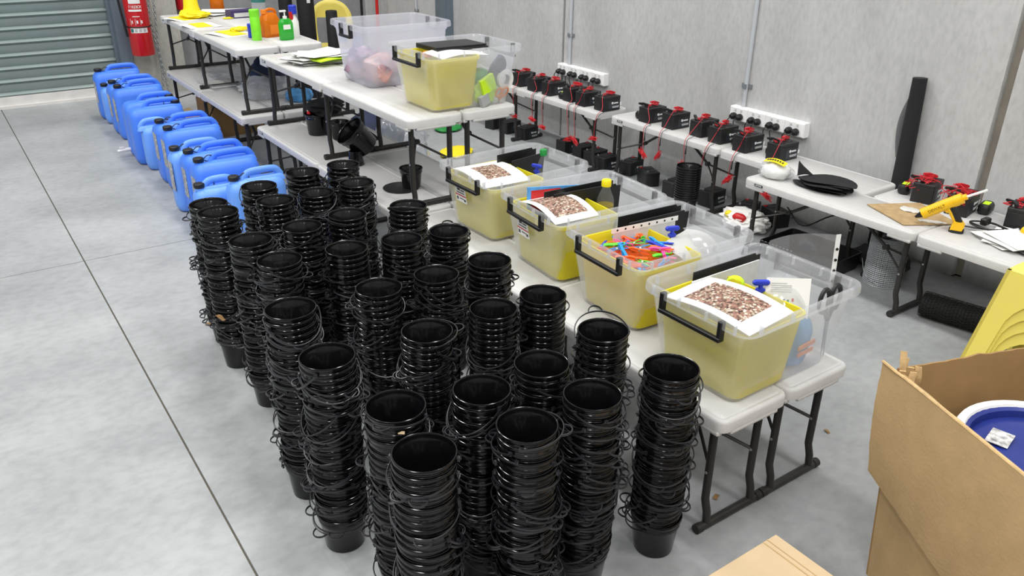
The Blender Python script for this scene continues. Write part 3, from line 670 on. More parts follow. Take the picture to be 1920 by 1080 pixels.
# lime wristband, blue pack, scissors, red piece in the nearest bin
x, y, z = bl2w(3, -.05, -.02, .235)
b = MB(); rg = []
for k in range(20):
    a = 2*PI*k/20; rg.append([(.026*math.cos(a)*(1-i*.1), wy, .022*math.sin(a)*(1-i*.1)) for wy, i in ((-.012, 0), (.012, 0), (.012, 1), (-.012, 1))])
b.loft(rg, None, closed=True); solo(b, 'wristband', 'lime', 'lime green band standing in the nearest bin', 'band', (x, y, z+.018), .5)
x, y, z = bl2w(3, .10, .115, .010)
bp_ = thing('tablet_pack', 'blue pack with orange lettering inside the nearest bin', 'pack', (x, y, z), BINS[3][2]+.05)
MB().blob((.06, .13, .185), 4, .10, 1.5, 3).build('bag', 'sky_print', bp_); MB().box((.034, .0, .05), (.004, .075, .012)).box((.035, .0, .075), (.004, .085, .014)).build('orange_print', 'orange', bp_, 0)
def scissors(label, loc, rz, rx, m, bm='galv', s=1, ry=0):
    o = thing('scissors', label, 'scissors', loc, rz, rx=rx, ry=ry)
    for k in (-1, 1):
        lp = [(k*.022*s+.018*s*math.cos(a), 0, .055*s+.030*s*math.sin(a)) for a in [2*PI*i/14 for i in range(14)]]
        h = MB().tube(lp, .006*s, 6, closed=True); h.tube([(k*.014*s, 0, .028*s), (0, 0, .0)], .006*s, 6); h.build('grip', m, o)
        MB().prism([(-.007*s*k, .01*s), (.006*s*k, .005*s), (-.004*s*k, -.10*s)], -.001+.0012*k, .001+.0012*k).build('blade', bm, o, 0)
x, y, z = bl2w(3, .135, .20, .145); scissors('dark scissors standing in the near corner of the nearest bin', (x, y, z), PI/2, -.05, 'black_plastic', s=1.25)
x, y, z = bl2w(3, .10, .02, .012); solo(MB().blob((.05, .05, .12), 9, .2), 'red_pouch', 'red', 'red pouch beside the yellow tub in the nearest bin', 'pouch', (x, y, z), .3)

# ================================================================ CONTENTS OF THE UPPER BINS
for k, (dx, dy, d, m, l) in enumerate([(-.085, -.125, (.17, .20, .18), 'lilac_bag', 'dusky lilac plastic bag at the left of the tall milky bin'), (.085, -.115, (.17, .22, .17), 'rose_bag', 'rosy plastic bag at the front of the tall milky bin'),
                                       (.05, .10, (.2, .2, .15), 'coral_bag', 'coral and cream packet at the back of the tall milky bin'), (-.07, .12, (.18, .18, .12), 'lilac_bag', 'dusky bag at the back left of the tall milky bin')]):
    solo(MB().blob(d, 11+k, .22, 2.4, 3, crease=True), 'plastic_bag', m, l, 'bag', (-3.885+dx, 1.965+dy, ZU+.012), k*.7, 'bags in the tall milky bin', 60)
ub = lambda lx, ly, lz: (-3.26+lx, 1.965+ly, ZU+lz)
b = MB()
for k in range(2): b.prism([(-.14, 0), (.14, 0), (.14, .006), (-.14, .012)], -.09+.012*k, .09, T(rz=PI/2, z=.008*k))
solo(b, 'folder', 'black_plastic', 'black folder lying across the clear bin on the upper bench', 'folder', ub(-.07, .03, .238), .05, 'black card folders in the bins', 0)
solo(MB().sheet(lambda u, v: (.15*(u-.5), .26*(v-.5), .01*math.sin(4*v)), 4, 8, .001), 'white_sheet', 'paper', 'white sheet under the black folder in the upper clear bin', 'sheet', ub(.05, -.02, .234), .1, None, 60, ry=.06)
o = thing('safety_vest', 'folded lime vest with grey bands inside the upper clear bin', 'vest', ub(.11, .085, .012), .2)
MB().blob((.07, .14, .11), 21, .25, 3).build('cloth', 'lime', o); MB().box((.034, .02, .085), (.02, .085, .07), T(rx=.35)).build('folded_flap', 'lime', o); MB().box((.037, -.025, .03), (.02, .05, .05), T(rx=.35)).build('reflective_band', 'grey_tape', o)
o = thing('tape_dispenser', 'navy tape dispenser with white tape roll in the upper clear bin', 'dispenser', ub(.10, .155, .06), .1)
MB().prism([(-.05, 0), (-.01, .0), (.02, .05), (.055, .10), (.03, .155), (-.02, .11), (-.045, .06)], -.012, .012, T(rz=PI/2)).build('frame', 'navy', o)
MB().lathe([(.022, -.014), (.045, -.014), (.045, .014), (.022, .014)], 24, T(.012, .045, .045, ry=PI/2), cap0=False, cap1=False).build('tape_roll', 'white', o)
MB().tube([(.016, .02+.026*math.cos(2*PI*i/14), .115+.034*math.sin(2*PI*i/14)) for i in range(14)], .007, 6, closed=True).build('grip_ring', 'navy', o)
scissors('orange scissors low in the upper clear bin', ub(.105, .175, .012), PI/2, .5, 'orange', s=.8)
solo(MB().blob((.15, .18, .13), 31, .2, 3), 'plastic_bag', 'film', 'clear crumpled bag at the back of the upper clear bin', 'bag', ub(.03, .13, .12), 0, None, 60)
solo(MB().blob((.09, .12, .10), 33, .2, 3), 'green_pouch', 'green', 'dark green pouch beside the yellow tub in the upper clear bin', 'pouch', ub(.06, .09, .07), 0, None, 60)
solo(MB().blob((.06, .05, .03), 35, .2, 3), 'orange_lump', 'orange', 'orange pouch on top of the yellow tub in the upper bin', 'pouch', ub(-.02, -.13, .215))

# ================================================================ THINGS ON THE UPPER BENCHES
def stackpap(label, x, y, z, n, w, l, seed, m='paper', name='paper_sheaf', cat='papers', group=None):
    r = random.Random(seed); o = thing(name, label, cat, (x, y, z), 0, group)
    for k in range(n):
        am = .006*r.random(); ph = r.random()*6
        MB().sheet(lambda u, v: (w*(u-.5), l*(v-.5), am*math.sin(5*u+ph)+am*.8*math.cos(6*v)), 6, 6, .0012, T(r.uniform(-.03, .03), r.uniform(-.04, .04), .004+.0065*k, rz=r.uniform(-.5, .5))).build('sheet', r.choice((m, 'paper_grey', m)), o, 60)
    return o
sp_ = stackpap('untidy sheaf of papers beside the tall milky bin', -4.56, 1.83, ZU+.001, 8, .21, .30, 3)
MB().sheet(lambda u, v: (.12*(u-.5), .28*(v-.5), .004*math.sin(5*v)), 3, 8, .006, T(.10, .06, .035, rz=.25)).build('lime_sheet', 'lime', sp_, 60, label='lime green folded sheet')
stackpap('white papers at the back of the flyer bench', -6.95, 2.0, ZU+.001, 4, .21, .34, 5)
def flyer(label, x, y, rz, w=.15, l=.21, ym=.45, bits=True):
    o = thing('flyer', label, 'flyer', (x, y, ZU+.001), rz, 'yellow and white flyers')
    MB().sheet(lambda u, v: (w*(u-.5), l*(v-.5), .004+.004*math.sin(4*u+2*v)), 5, 5, .001).build('sheet', 'paper', o, 60)
    MB().sheet(lambda u, v: (w*.8*(u-.5), l*ym*(v-.5), .0072+.004*math.sin(4*(.5+(u-.5)*.8)+2*(.5+(v-.5)*ym))), 5, 5, .001).build('yellow_print', 'yellow', o, 60)
    return o
flyer('flyer with a yellow panel nearest the extinguisher', -6.78, 1.70, .4, .24, .30, .7)
flyer('white flyer with yellow lettering panel at the bench edge', -6.33, 1.67, .15, .22, .24, .5)
fy = flyer('flyer with two yellow panels and loose yellow ribbon nearest the soap', -5.85, 1.74, .3, .26, .26, .5)
solo(MB().blob((.18, .22, .05), 41, .35, 4), 'yellow_ribbon', 'yellow', 'crumpled yellow ribbon on the flyer nearest the extinguisher', 'ribbon', (-6.77, 1.76, ZU+.008), 0, None, 60)
solo(MB().blob((.07, .14, .03), 42, .35, 4), 'yellow_ribbon', 'yellow', 'crumpled yellow ribbon on the flyer nearest the soap', 'ribbon', (-5.92, 1.82, ZU+.008), .3, None, 60)
solo(MB().blob((.07, .11, .012), 43, .2, 4), 'yellow_ribbon', 'yellow', 'flat yellow scrap in front of the purple box', 'ribbon', (-6.62, 1.97, ZU+.001), .3, None, 60)
o = thing('yellow_hood', 'yellow fabric cone standing on the flyer bench', 'hood', (-7.02, 1.80, ZU), 0)
MB().lathe([(.075, 0), (.07, .02), (.058, .06), (.05, .14), (.04, .2), (.012, .24)], 18).build('cone', 'yellow', o); MB().blob((.12, .1, .05), 8, .25, 3, M=T(.04, -.05, 0)).build('folded_skirt', 'yellow', o)
o = thing('orange_tub', 'orange plastic jug behind the white papers', 'jug', (-7.18, 2.05, ZU), 0); MB().lathe([(.05, 0), (.055, .006), (.055, .15), (.035, .18)], 18).build('body', 'orange_clear', o); MB().lathe([(.03, .18), (.03, .2)], 14).build('cap', 'orange', o)
o = thing('glove_box', 'flat dark purple box with white front on the upper bench', 'box', (-6.66, 2.09, ZU), .05)
MB().box((0, 0, .028), (.12, .23, .055)).build('carton', 'purple', o, 0); MB().box((.061, .01, .024), (.002, .20, .03)).build('printed_panel', 'paper_grey', o, 0)
o = thing('spray_can', 'light green spray can on the upper bench', 'can', (-5.50, 1.80, ZU), 0)
MB().lathe([(.030, 0), (.032, .004), (.032, .15), (.026, .16)], 20).build('body', 'lightgreen', o); MB().lathe([(.0325, .150), (.0325, .19), (.029, .194)], 20).build('lid', 'lightgreen', o)
solo(MB().rbox((0, 0, .045), (.04, .03, .09), .01, .004), 'blue_packet', 'blue', 'small dark blue packet behind the light green spray can', 'packet', (-5.62, 1.80, ZU), 0)
o = thing('orange_jug', 'orange jug with a moulded handle between spray can and soap', 'jug', (-5.60, 1.93, ZU), .2)
MB().loft([[(x, y, z) for x, y in rrect(.085-i, .12-i*1.1, .02, 4)] for z, i in ((0, .008), (.006, 0), (.11, 0), (.14, .02), (.155, .05))]).build('body', 'orange_clear', o)
MB().tube(cr([(0, .05, .12), (0, .045, .165), (0, .0, .175), (0, -.03, .16)], 5), .010, 8).build('handle', 'orange_clear', o); MB().lathe([(.02, .15), (.02, .175)], 16, T(0, -.035, 0)).build('cap', 'orange', o); MB().box((.044, .01, .05), (.002, .07, .06)).build('label_panel', 'orange', o, 0)
o = thing('soap_bottle', 'green liquid soap bottle with a white pump', 'bottle', (-5.41, 1.97, ZU), .1)
MB().loft([[(x, y, z) for x, y in rrect(.055-i, .095-i*1.2, .022, 4)] for z, i in ((0, .006), (.006, 0), (.105, 0), (.125, .012), (.135, .032))]).build('body', 'soap', o)
MB().box((.0285, -.005, .085), (.001, .05, .03)).build('label_panel', 'white', o, 0)
pm = MB().lathe([(.014, .133), (.014, .150)], 14); pm.cyl((0, 0, .15), (0, 0, .178), .005, 8); pm.rbox((0, -.012, .182), (.016, .045, .012), .005, .003); pm.build('pump', 'white', o)
o = thing('spray_bottle', 'white spray bottle with blue and red trigger behind the soap', 'bottle', (-5.50, 2.06, ZU), .1)
MB().lathe([(.032, 0), (.034, .005), (.034, .10), (.016, .14), (.015, .15)], 18).build('body', 'white', o); MB().lathe([(.027, .15), (.027, .20), (.022, .205)], 18).build('overcap', 'blue', o); MB().box((.012, -.02, .14), (.02, .02, .05)).build('trigger', 'red', o)
o = thing('lidded_jar', 'clear jar with teal label behind the orange jug', 'jar', (-6.35, 2.12, ZU), 0); MB().lathe([(.05, 0), (.052, .2), (.045, .22)], 18).build('body', 'milky_film', o); MB().lathe([(.053, .14), (.053, .19)], 18).build('label_band', 'teal_print', o)

# ================================================================ THINGS ON THE LOWER BENCHES AND UNDER THEM
solo(MB().blob((.55, .32, .05), 51, .35, 2.5, 4, crease=True), 'plastic_sheeting', 'milky_film', 'flattened clear plastic sheeting on the lowest bench by the extinguisher', 'sheeting', (-6.55, 1.90, BH+.001), 0, None, 60)
solo(MB().blob((.36, .42, .16), 52, .28, 2.5, 4, crease=True), 'plastic_bag', 'milky_film', 'shiny clear plastic bag heaped on the lowest bench', 'bag', (-5.70, 1.90, BH+.001), .3, None, 60)
solo(MB().blob((.24, .26, .28), 53, .2, 2, 3), 'cloth_bag', 'navy', 'navy bag under the upper bench, behind the clear plastic bag', 'bag', (-5.97, 2.0, BH+.001), .3, None, 60)
solo(MB().blob((.16, .2, .1), 54, .25, 2, 3), 'packet', 'sky_print', 'pale blue packet at the back of the lowest bench', 'packet', (-5.45, 2.03, BH+.001), .3, None, 60)
o = thing('document_tray', 'clear shallow tray of papers on the lowest bench', 'tray', (-6.25, 1.72, BH+.001), .05)
MB().loft([[(x, y, z) for x, y in rrect(.42-i, .24-i, .02, 4)] for z, i in ((0, .03), (.045, 0), (.045, .004), (.004, .034))]).build('tray', 'film', o); MB().sheet(lambda u, v: (.26*(u-.5), .18*(v-.5), .012+.006*math.sin(4*u)), 5, 4, .002).build('sheet', 'grey_paper', o, 60)
o = thing('cardboard_box', 'brown cardboard box under the lowest bench by the jerry cans', 'box', (-6.52, 1.85, 0), .05)
MB().box((0, 0, .13), (.34, .40, .26)).build('carton', 'cardboard_in', o, 0); MB().box((.24, 0, .275), (.16, .38, .004), T(ry=-.25)).build('flap', 'cardboard', o, 0); MB().box((-.05, -.27, .24), (.33, .16, .004), T(rx=.3)).build('flap', 'cardboard', o, 0)
solo(MB().blob((.36, .5, .36), 55, .15, 2, 3), 'duffel_bag', 'navy', 'dark navy bag on the floor behind the middle lower bench', 'bag', (-5.30, 2.50, .001), .2, None, 60)
o = thing('plastic_bag', 'large clear plastic bag hanging behind the loose buckets', 'bag', (-4.86, 2.48, .0), .2)
MB().blob((.42, .40, .44), 56, .22, 2.2, 4, crease=True).build('film', 'bag_film', o, 60); MB().blob((.10, .08, .10), 57, .3, 3, M=T(.05, -.06, .03)).build('blue_content', 'blue', o, 60); MB().blob((.10, .2, .06), 58, .3, 3, M=T(-.06, .12, .03)).build('blue_content', 'sky_print', o, 60)
solo(MB().blob((.22, .30, .05), 59, .2, 3), 'yellow_cloth', 'yellow', 'yellow cloth on the floor between the bench rows', 'cloth', (-4.97, 2.99, .001), .4, None, 60)
solo(MB().blob((.2, .26, .04), 60, .2, 3), 'green_tray', 'green', 'green tray on the floor behind the upper bench', 'tray', (-5.60, 3.30, .001), .4, None, 60)
# loose buckets on the middle lower bench
def loose_bucket(label, loc, rx=0, ry=0, rz=0, handle=None, sc=1.0):
    o = thing('bucket', label, 'bucket', loc, rz, 'loose black buckets', rx=rx, ry=ry); o.scale = (sc, sc, sc); put('body', BUCK, o)
    if handle is not None: put('handle', HV[handle], o)
    return o
zb = BH+.001
tipd = Vector((-.05, -.64, .66)).normalized(); te = Vector((0, 0, 1)).rotation_difference(tipd).to_euler()
loose_bucket('loose black bucket tipped over on the lower bench', (-3.90, 1.80, zb+.075), rx=te.x, ry=te.y, rz=te.z, sc=1.15)
loose_bucket('upturned black bucket under the tipped one on the lower bench', (-3.875, 1.715, zb+.075), rx=PI, sc=.60)
loose_bucket('black bucket standing among black fittings at the lower bench middle', (-4.56, 1.79, zb), sc=1.0)
loose_bucket('second black bucket close behind the one among black fittings', (-4.40, 1.86, zb), sc=.8, rz=1)
solo(MB().blob((.24, .2, .09), 61, .35, 3, 3), 'black_fittings', 'black_matte', 'tangle of black fittings on top of the standing lower bench bucket', 'fittings', (-4.56, 1.84, zb+.12), 0, None, 60)
solo(MB().tube(cr([(-.1, -.08, .04), (-.02, .02, .1), (.06, .0, .13), (.1, .07, .07), (.02, .1, .04), (-.08, .02, .02)], 6), .008, 8), 'black_hose', 'black_plastic', 'black hose looped behind the tipped bucket', 'hose', (-4.15, 1.86, zb), 0)
solo(MB().blob((.035, .02, .02), 66), 'red_clip', 'red', 'small red clip on the black fittings', 'clip', (-4.55, 1.74, zb+.125))
o = loose_bucket('black bucket standing on a flat black disc at the lower bench end', (-3.375, 1.775, zb+.006), sc=.78)
solo(MB().lathe([(.085, 0), (.088, .002), (.088, .004), (.082, .006)], 32), 'flat_disc', 'black_plastic', 'flat black disc under the bucket at the lower bench end', 'disc', (-3.40, 1.73, zb), 0)

# ================================================================ BATTERIES AND CHARGING LEADS
bx_, by_, bz_ = .098, .151, .095
BATC = MB().rbox((0, 0, .0385), (bx_, by_, .077), .006, .002).mesh('case', 'battery', 40)
BATL = MB().rbox((0, 0, .085), (bx_+.001, by_+.001, .016), .006, .002).box((0, -.03, .0935), (.05, .03, .003)).box((0, .03, .0935), (.05, .03, .003)).mesh('lid', 'battery', 40)
BATP = MB().box((0, .02, .036), (.0012, .098, .05)).mesh('label_panel', 'battery_label', 0)
BATT = MB().cyl((0, -.017, .050), (.0014, -.017, .050), .008, 14).box((.0008, .013, .049), (.0012, .038, .008)).box((.0008, .012, .027), (.0012, .06, .003)).box((.0008, .012, .020), (.0012, .055, .003)).box((.0008, .056, .04), (.0012, .014, .020)).mesh('white_print', 'print_white', 0)
TERM = MB().box((0, 0, 0), (.012, .006, .010)).mesh('terminal', 'rivet', 0)
TERMR = MB().box((0, 0, 0), (.018, .014, .006)).mesh('red_terminal_base', 'red', 0)
def battery(label, x, y, z, rz=0, group='batteries on the wall benches', parts=True):
    o = thing('battery', label, 'battery', (x, y, z), rz, group)
    put('case', BATC, o); put('lid', BATL, o); pl = put('label_panel', BATP, o, (bx_/2+.0003, 0, 0)); put('white_print', BATT, pl, (.0008, .02, 0))
    put('terminal', TERM, o, (-.03, -.055, .099)); put('terminal', TERM, o, (-.03, .055, .099)); put('red_terminal_base', TERMR, o, (-.03, .055, .095))
    return o
CLIPR = MB().prism([(-.035, -.003), (-.005, -.009), (.03, -.006), (.034, 0), (.03, .006), (-.005, .011), (-.035, .005)], -.006, .006)
CLIP = {m: CLIPR.mesh(n_, m, 40) for m, n_ in (('wire_red', 'red_clip'), ('black_plastic', 'black_clip'))}
rb = random.Random(11)
def lead(label, x, y, z, drop=.25, coil=True, side=0):
    """two clips on top of a battery, wires over the bench edge, coiled red end hanging in the air beside the leg"""
    o = thing('charging_lead', label, 'lead', (x, y, z), 0, 'red and black charging leads')
    put('red_clip', CLIP['wire_red'], o, (-.03+rb.uniform(-.01, .01), .045, .106), (0, .15, rb.uniform(.6, 2.2)))
    put('black_clip', CLIP['black_plastic'], o, (-.03, -.05, .106), (0, .1, rb.uniform(-.8, .8)))
    return o
def wires(o, edge_y, by, bz, drop, coil):
    ly = edge_y-by; dx = rb.uniform(-.03, .05); sx = rb.uniform(-.04, .04)
    red = cr([(-.03, .04, .106), (.01, -.01, .118), (.03, -.07, .10), (.03+dx, ly+.03, .03), (.03+dx, ly-.008, -.005), (.03+dx+sx*.4, ly-.012, -.06), (.03+dx+sx, ly+.0, -drop)], 6)
    blk = cr([(-.03, -.05, .106), (.02, -.085, .09), (.04, -.09, .03), (.045+dx, ly+.03, .008), (.045+dx, ly-.008, -.006), (.045+dx+sx*.7, ly-.012, -.08), (.034+dx+sx, ly, -drop+.02)], 6)
    MB().tube(red, .0018, 5).build('red_wire', 'wire_red', o); MB().tube(blk, .0016, 5).build('black_wire', 'black_plastic', o)
    # inline connector
    p = blk[-8]; MB().tube([p+Vector((0, 0, -.02)), p+Vector((0, 0, .0)), p+Vector((.002, 0, .03))], .005, 6, r2=.002).build('inline_connector', 'black_plastic', o)
    # a hank of red wire on top of the battery side
    hk = []; h0 = rb.uniform(-.02, .03)
    for i in range(26):
        a = i*1.15; hk.append((-.005+h0*.3+.016*math.sin(a*.8)+.006*math.sin(3*a), -.02+h0+.035*math.sin(a*.43), .1005+.004*(1+math.cos(a))))
    MB().tube(cr(hk, 3), .0015, 4).build('wire_hank', 'wire_red', o)
    if coil:
        q = red[-1]; hp = []
        ta = rb.uniform(-1.1, 1.1)
        for i in range(40):
            a = i*PI*.93; k = rb.uniform(.5, 1.25); lx_ = .043*math.cos(a)*k; lz_ = .010*math.sin(i*1.3)+.006*math.sin(a)
            hp.append((q.x+lx_*math.cos(ta)-lz_*math.sin(ta), q.y-.004+.010*math.sin(i*1.7), q.z-.012+lx_*math.sin(ta)+lz_*math.cos(ta)))
        MB().tube(cr([q]+hp, 3), .0017, 4).build('wire_coil', 'wire_red', o)
BENCH1 = [(-5.0, 3.585), (-4.79, 3.572), (-4.62, 3.578), (-4.385, 3.585), (-4.232, 3.576), (-4.057, 3.596)]
BENCH2 = [(-3.659, 3.621), (-3.467, 3.637), (-3.242, 3.648), (-3.077, 3.632), (-2.874, 3.612), (-2.66, 3.640)]
FE1, FE2 = 3.53, 3.57
for row, (lst, fe, nm) in enumerate(((BENCH1, FE1, 'far wall bench'), (BENCH2, FE2, 'middle wall bench'))):
    for i, (cx, cy) in enumerate(lst):
        x, y = cx-bx_/2, cy+by_/2-(.01 if row == 0 else 0)
        battery('black battery on the %s, %s from its far end' % (nm, ORD[i]), x, y, BH+.0005)
        o = lead('red and black lead clipped to the %s battery of the %s' % (ORD[i], nm), x, y, BH+.0005)
        wires(o, fe, y, BH, rb.uniform(.16, .24) if row == 0 else rb.uniform(.10, .18), not (row == 1 and i in (3,)))
# small chargers with a yellow-green label beside some batteries
def charger(label, x, y, z, rz):
    o = thing('battery_charger', label, 'charger', (x, y, z), rz, 'small black battery chargers')
    MB().loft([[(px, py, zz) for px, py in rrect(.055-i, .10-i, .022, 4)] for zz, i in ((0, .012), (.012, 0), (.034, 0), (.046, .012))]).build('case', 'black_plastic', o)
    MB().rbox((0, .0, .0465), (.028, .05, .002), .004, .0005).build('label_panel', 'lime', o)
charger('small charger beside the third battery of the far wall bench', -4.525, 3.63, BH, .2); charger('small charger beside the fourth battery of the middle wall bench', -3.025, 3.73, BH, .1)
charger('small charger between the last two batteries of the middle wall bench', -2.79, 3.74, BH, .25); charger('small charger left of the first battery by the glue gun', -2.0, 3.755, BH, .3); charger('small charger by the rightmost battery', -1.63, 3.80, BH, .2)
charger('small charger at the far end of the middle wall bench', -3.80, 3.70, BH, .0)
# batteries by the glue gun
for i, (x, y, rz, l) in enumerate([(-1.885, 3.74, .25, 'black battery wrapped in red wire behind the brown board'), (-1.70, 3.715, .2, 'black battery behind the glue gun handle'), (-1.46, 3.76, .25, 'rightmost black battery on the wall bench')]):
    battery(l, x, y, BH+.0005, rz+PI/2*0)
    o = lead(['tangled red lead on the battery behind the brown board', 'red lead on the battery behind the glue gun handle', 'red and black clips on the rightmost battery'][i], x, y, BH+.0005)
    hk = []
    for k in range(46): hk.append((rb.uniform(-.07, .06), rb.uniform(-.09, .03), .10+rb.uniform(-.03, .02) if k % 3 else .06))
    hk = [(min(p[0], .045)*1.1, p[1], max(p[2], .100) if abs(p[0]) < .05 and abs(p[1]) < .076 else p[2]) for p in hk]
    MB().tube(cr(hk[:46 if i < 2 else 8], 3), .0017, 4).build('wire_tangle', 'wire_red', o)
# batteries on the floor
FB = [(-5.45, 3.66, .2), (-5.27, 3.68, .1), (-5.05, 3.69, .15), (-4.58, 3.72, .1), (-4.40, 3.73, .05), (-4.25, 3.71, .1), (-4.10, 3.685, .05), (-3.93, 3.76, .2), (-3.70, 3.70, 1.2), (-3.45, 3.70, .05), (-3.19, 3.75, .1)]
for i, (x, y, rz) in enumerate(FB): battery('black battery on the floor under the wall benches, %s from the far end' % ORD[i], x, y, .0005, rz, 'batteries on the floor')
for i, (x, y) in enumerate([(-2.55, 3.72), (-2.40, 3.78)]): battery(['black battery in the dark under the middle wall bench end, far one', 'black battery in the dark under the middle wall bench end, near one'][i], x-.35, y+.02, .0005, .3+i, 'batteries on the floor')

# ================================================================ POWER OUTLETS
def outlets(label, x0, z0, n=4):
    o = thing('power_outlet_row', label, 'outlet', (x0, WY, z0), 0, 'rows of white power outlets')
    L = .135*n
    MB().box((L/2, -.022, .04), (L, .044, .082)).build('mounting_block', 'skin_white', o, 0)
    for k in range(n):
        pl = MB().rbox((.135*k+.0675, -.046, .04), (.128, .006, .076), .004, .002).build('outlet_plate', 'skin_white', o)
        MB().box((.135*k+.045, -.051, .066), (.010, .006, .012)).box((.135*k+.09, -.051, .066), (.010, .006, .012)).build('switches', 'paper_grey', pl, 0)
    return o
PLG = MB().lathe([(.019, 0), (.021, .006), (.020, .022), (.013, .034), (.010, .040)], 16).mesh('plug_body', 'black_plastic', 50)
def plugs(x0, z0, nm):
    for k in range(4):
        for j in range(2):
            x = x0+.135*k+.045+.045*j
            o = thing('plug', 'round black plug in the %s outlet row, %s from its far end' % (nm, ORD[k*2+j]), 'plug', (x, WY-.052, z0+.028), 0, 'round black plugs')
            put('plug_body', PLG, o, (0, 0, 0), (PI/2, 0, 0))
            MB().tube(cr([(0, -.036, 0), (-.004, -.055, -.02), (-.012+.01*j, -.045, -.06), (-.03+.02*j, -.03, -.105)], 5), .003, 6).build('cord', 'black_plastic', o)
outlets('white power outlet row on the wall above the middle bench', -3.27, .495); plugs(-3.27, .495, 'middle')
outlets('white power outlet row on the wall above the far bench', -4.98, .485); plugs(-4.98, .485, 'far')

# ================================================================ WALL SIDE: POTS, MESH, BAGS, GLUE GUN
for k in range(14):
    o = thing('plant_pot', 'black pot in the tall stack under the wall bench, %s from the bottom' % ORD[k], 'pot', (-3.14, 3.465, .014*k), 0, 'black pots stacked by the wall bench'); put('body', BUCK, o)
b = MB().tube([(-2.10, 3.90, .0), (-2.135, 3.915, .93)], .047, 20, r2=.034)
o = thing('mesh_roll', 'tall black mesh roll leaning against the wall', 'roll', (0, 0, 0)); b.build('roll', 'black_fabric', o)
MB().sheet(lambda u, v: (-2.135-.075*u*(.35+.65*math.sin(PI*(.15+.8*v))), 3.935+.003*math.sin(7*v), .52+.34*v), 5, 14, .0015).build('loose_flap', 'mesh_film', o)
def wire_roll(label, x, y, r, h):
    o = thing('wire_mesh_roll', label, 'roll', (x, y, 0)); b = MB()
    for k in range(26): b.tube([((r*(1+.01*math.sin(k)))*math.cos(2*PI*i/28), r*math.sin(2*PI*i/28), .004+h*k/25) for i in range(28)], .0021, 4, closed=True)
    for i in range(56): a = 2*PI*i/56; b.tube([(r*math.cos(a), r*math.sin(a), .0), (r*math.cos(a), r*math.sin(a), h)], .0009, 3)
    b.build('outer_wires', 'wire_galv', o, 60)
    c = MB()
    for rr_ in (.93, .86, .78):
        for k in range(20): c.tube([(r*rr_*math.cos(2*PI*i/20), r*rr_*math.sin(2*PI*i/20), .004+h*1.0*k/19) for i in range(20)], .0012, 3, closed=True)
        for i in range(30): a = 2*PI*i/30; c.tube([(r*rr_*math.cos(a), r*rr_*math.sin(a), 0), (r*rr_*math.cos(a), r*rr_*math.sin(a), h)], .001, 3)
    c.build('inner_wires', 'wire_galv', o, 60)
    MB().tube(cr([(r*.6, -r*.9, .015), (r*.2, -r*1.15, .03), (-r*.4, -r*1.2, .06), (-r*.9, -r*.9, .12)], 5), .0013, 4).build('loose_wire', 'wire_galv', o)
wire_roll('upright galvanised wire mesh roll under the bench with the brown board', -1.93, 3.60, .088, .24)
o = thing('mesh_roll', 'dark wire mesh roll lying on the floor beside the yellow chairs', 'roll', (-1.62, 3.42, .062), .22)
b = MB()
for k in range(44): x = .6*k/43; b.tube([(x, .058*math.cos(2*PI*i/16), .058*math.sin(2*PI*i/16)) for i in range(16)], .0015, 3, closed=True)
for i in range(26):
    a = 2*PI*i/26; b.tube([(.6*t, .058*math.cos(a+.5*(t*8 % 1)), .058*math.sin(a+.5*(t*8 % 1))) for t in [q/16 for q in range(17)]], .0014, 3)
b.build('wires', 'bench_metal', o, 60); MB().tube([(0, 0, 0), (.6, 0, 0)], .051, 16).build('core', 'black_matte', o)
o = thing('plastic_bag', 'white printed plastic bag on the floor under the middle wall bench', 'bag', (-2.80, 3.60, .001), .2)
MB().blob((.30, .24, .13), 71, .25, 2.5, 4, crease=True).build('bag', 'white', o, 60); MB().blob((.09, .05, .05), 72, .1, M=T(.0, -.075, .065)).build('red_print', 'red', o, 60); MB().blob((.05, .04, .04), 73, .1, M=T(-.07, -.065, .07)).build('yellow_print', 'yellow', o, 60)
o = thing('black_crate', 'black ribbed plastic crate under the bench with the fabric pile', 'crate', (-2.29, 3.50, .001), .05)
MB().loft([[(x, y, z) for x, y in rrect(.42-i, .30-i, .02, 3)] for z, i in ((0, .02), (.09, 0), (.09, .012), (.006, .03))]).build('tray', 'black_plastic', o)
for k in range(16): MB().box((-.195+.026*k, -.150, .05), (.008, .008, .075)).build('rib', 'black_plastic', o, 0)
for k in range(9): MB().box((-.19+.022*k, -.146, .0915), (.011, .004, .003)).build('rim_stud', 'rivet', o, 0)
solo(MB().blob((.3, .24, .1), 74, .3, 3, 3), 'cable_heap', 'black_matte', 'heap of black cables and chargers on the floor behind the crate', 'cables', (-2.05, 3.78, .001), 0, None, 60)
solo(MB().tube(cr([(0, 0, .20), (.1, .02, .12), (.25, .03, .22), (.42, .02, .30), (.5, .04, .37)], 6), .004, 6), 'black_cable', 'black_plastic', 'black cable sagging under the bench with the fabric pile', 'cable', (-2.55, 3.62, .0), 0)
o = thing('bead_bag', 'clear bag of white pellets with a yellow tag on the bench end', 'bag', (-2.50, 3.405, BH+.001), .2)
MB().blob((.15, .13, .095), 75, .16, 3, 3).build('bag', 'paper', o, 60); MB().blob((.18, .15, .10), 76, .25, 3, 3, crease=True).build('film', 'film', o, 60)
MB().sheet(lambda u, v: (.12*(u-.5), .035*(v-.5), .012*math.sin(PI*u)), 6, 2, .001, T(.0, -.02, .085, rz=-.1, rx=.3)).build('yellow_tag', 'yellow', o, 60)
mk = MB()
for k in range(7): mk.box((-.042+.014*k, .0, .0135*math.sin(PI*(.15+.7*k/6))+.001), (.008, .012, .001), T(.0, -.02, .085, rz=-.1, rx=.3))
mk.build('tag_print', 'print_dark', o, 0)
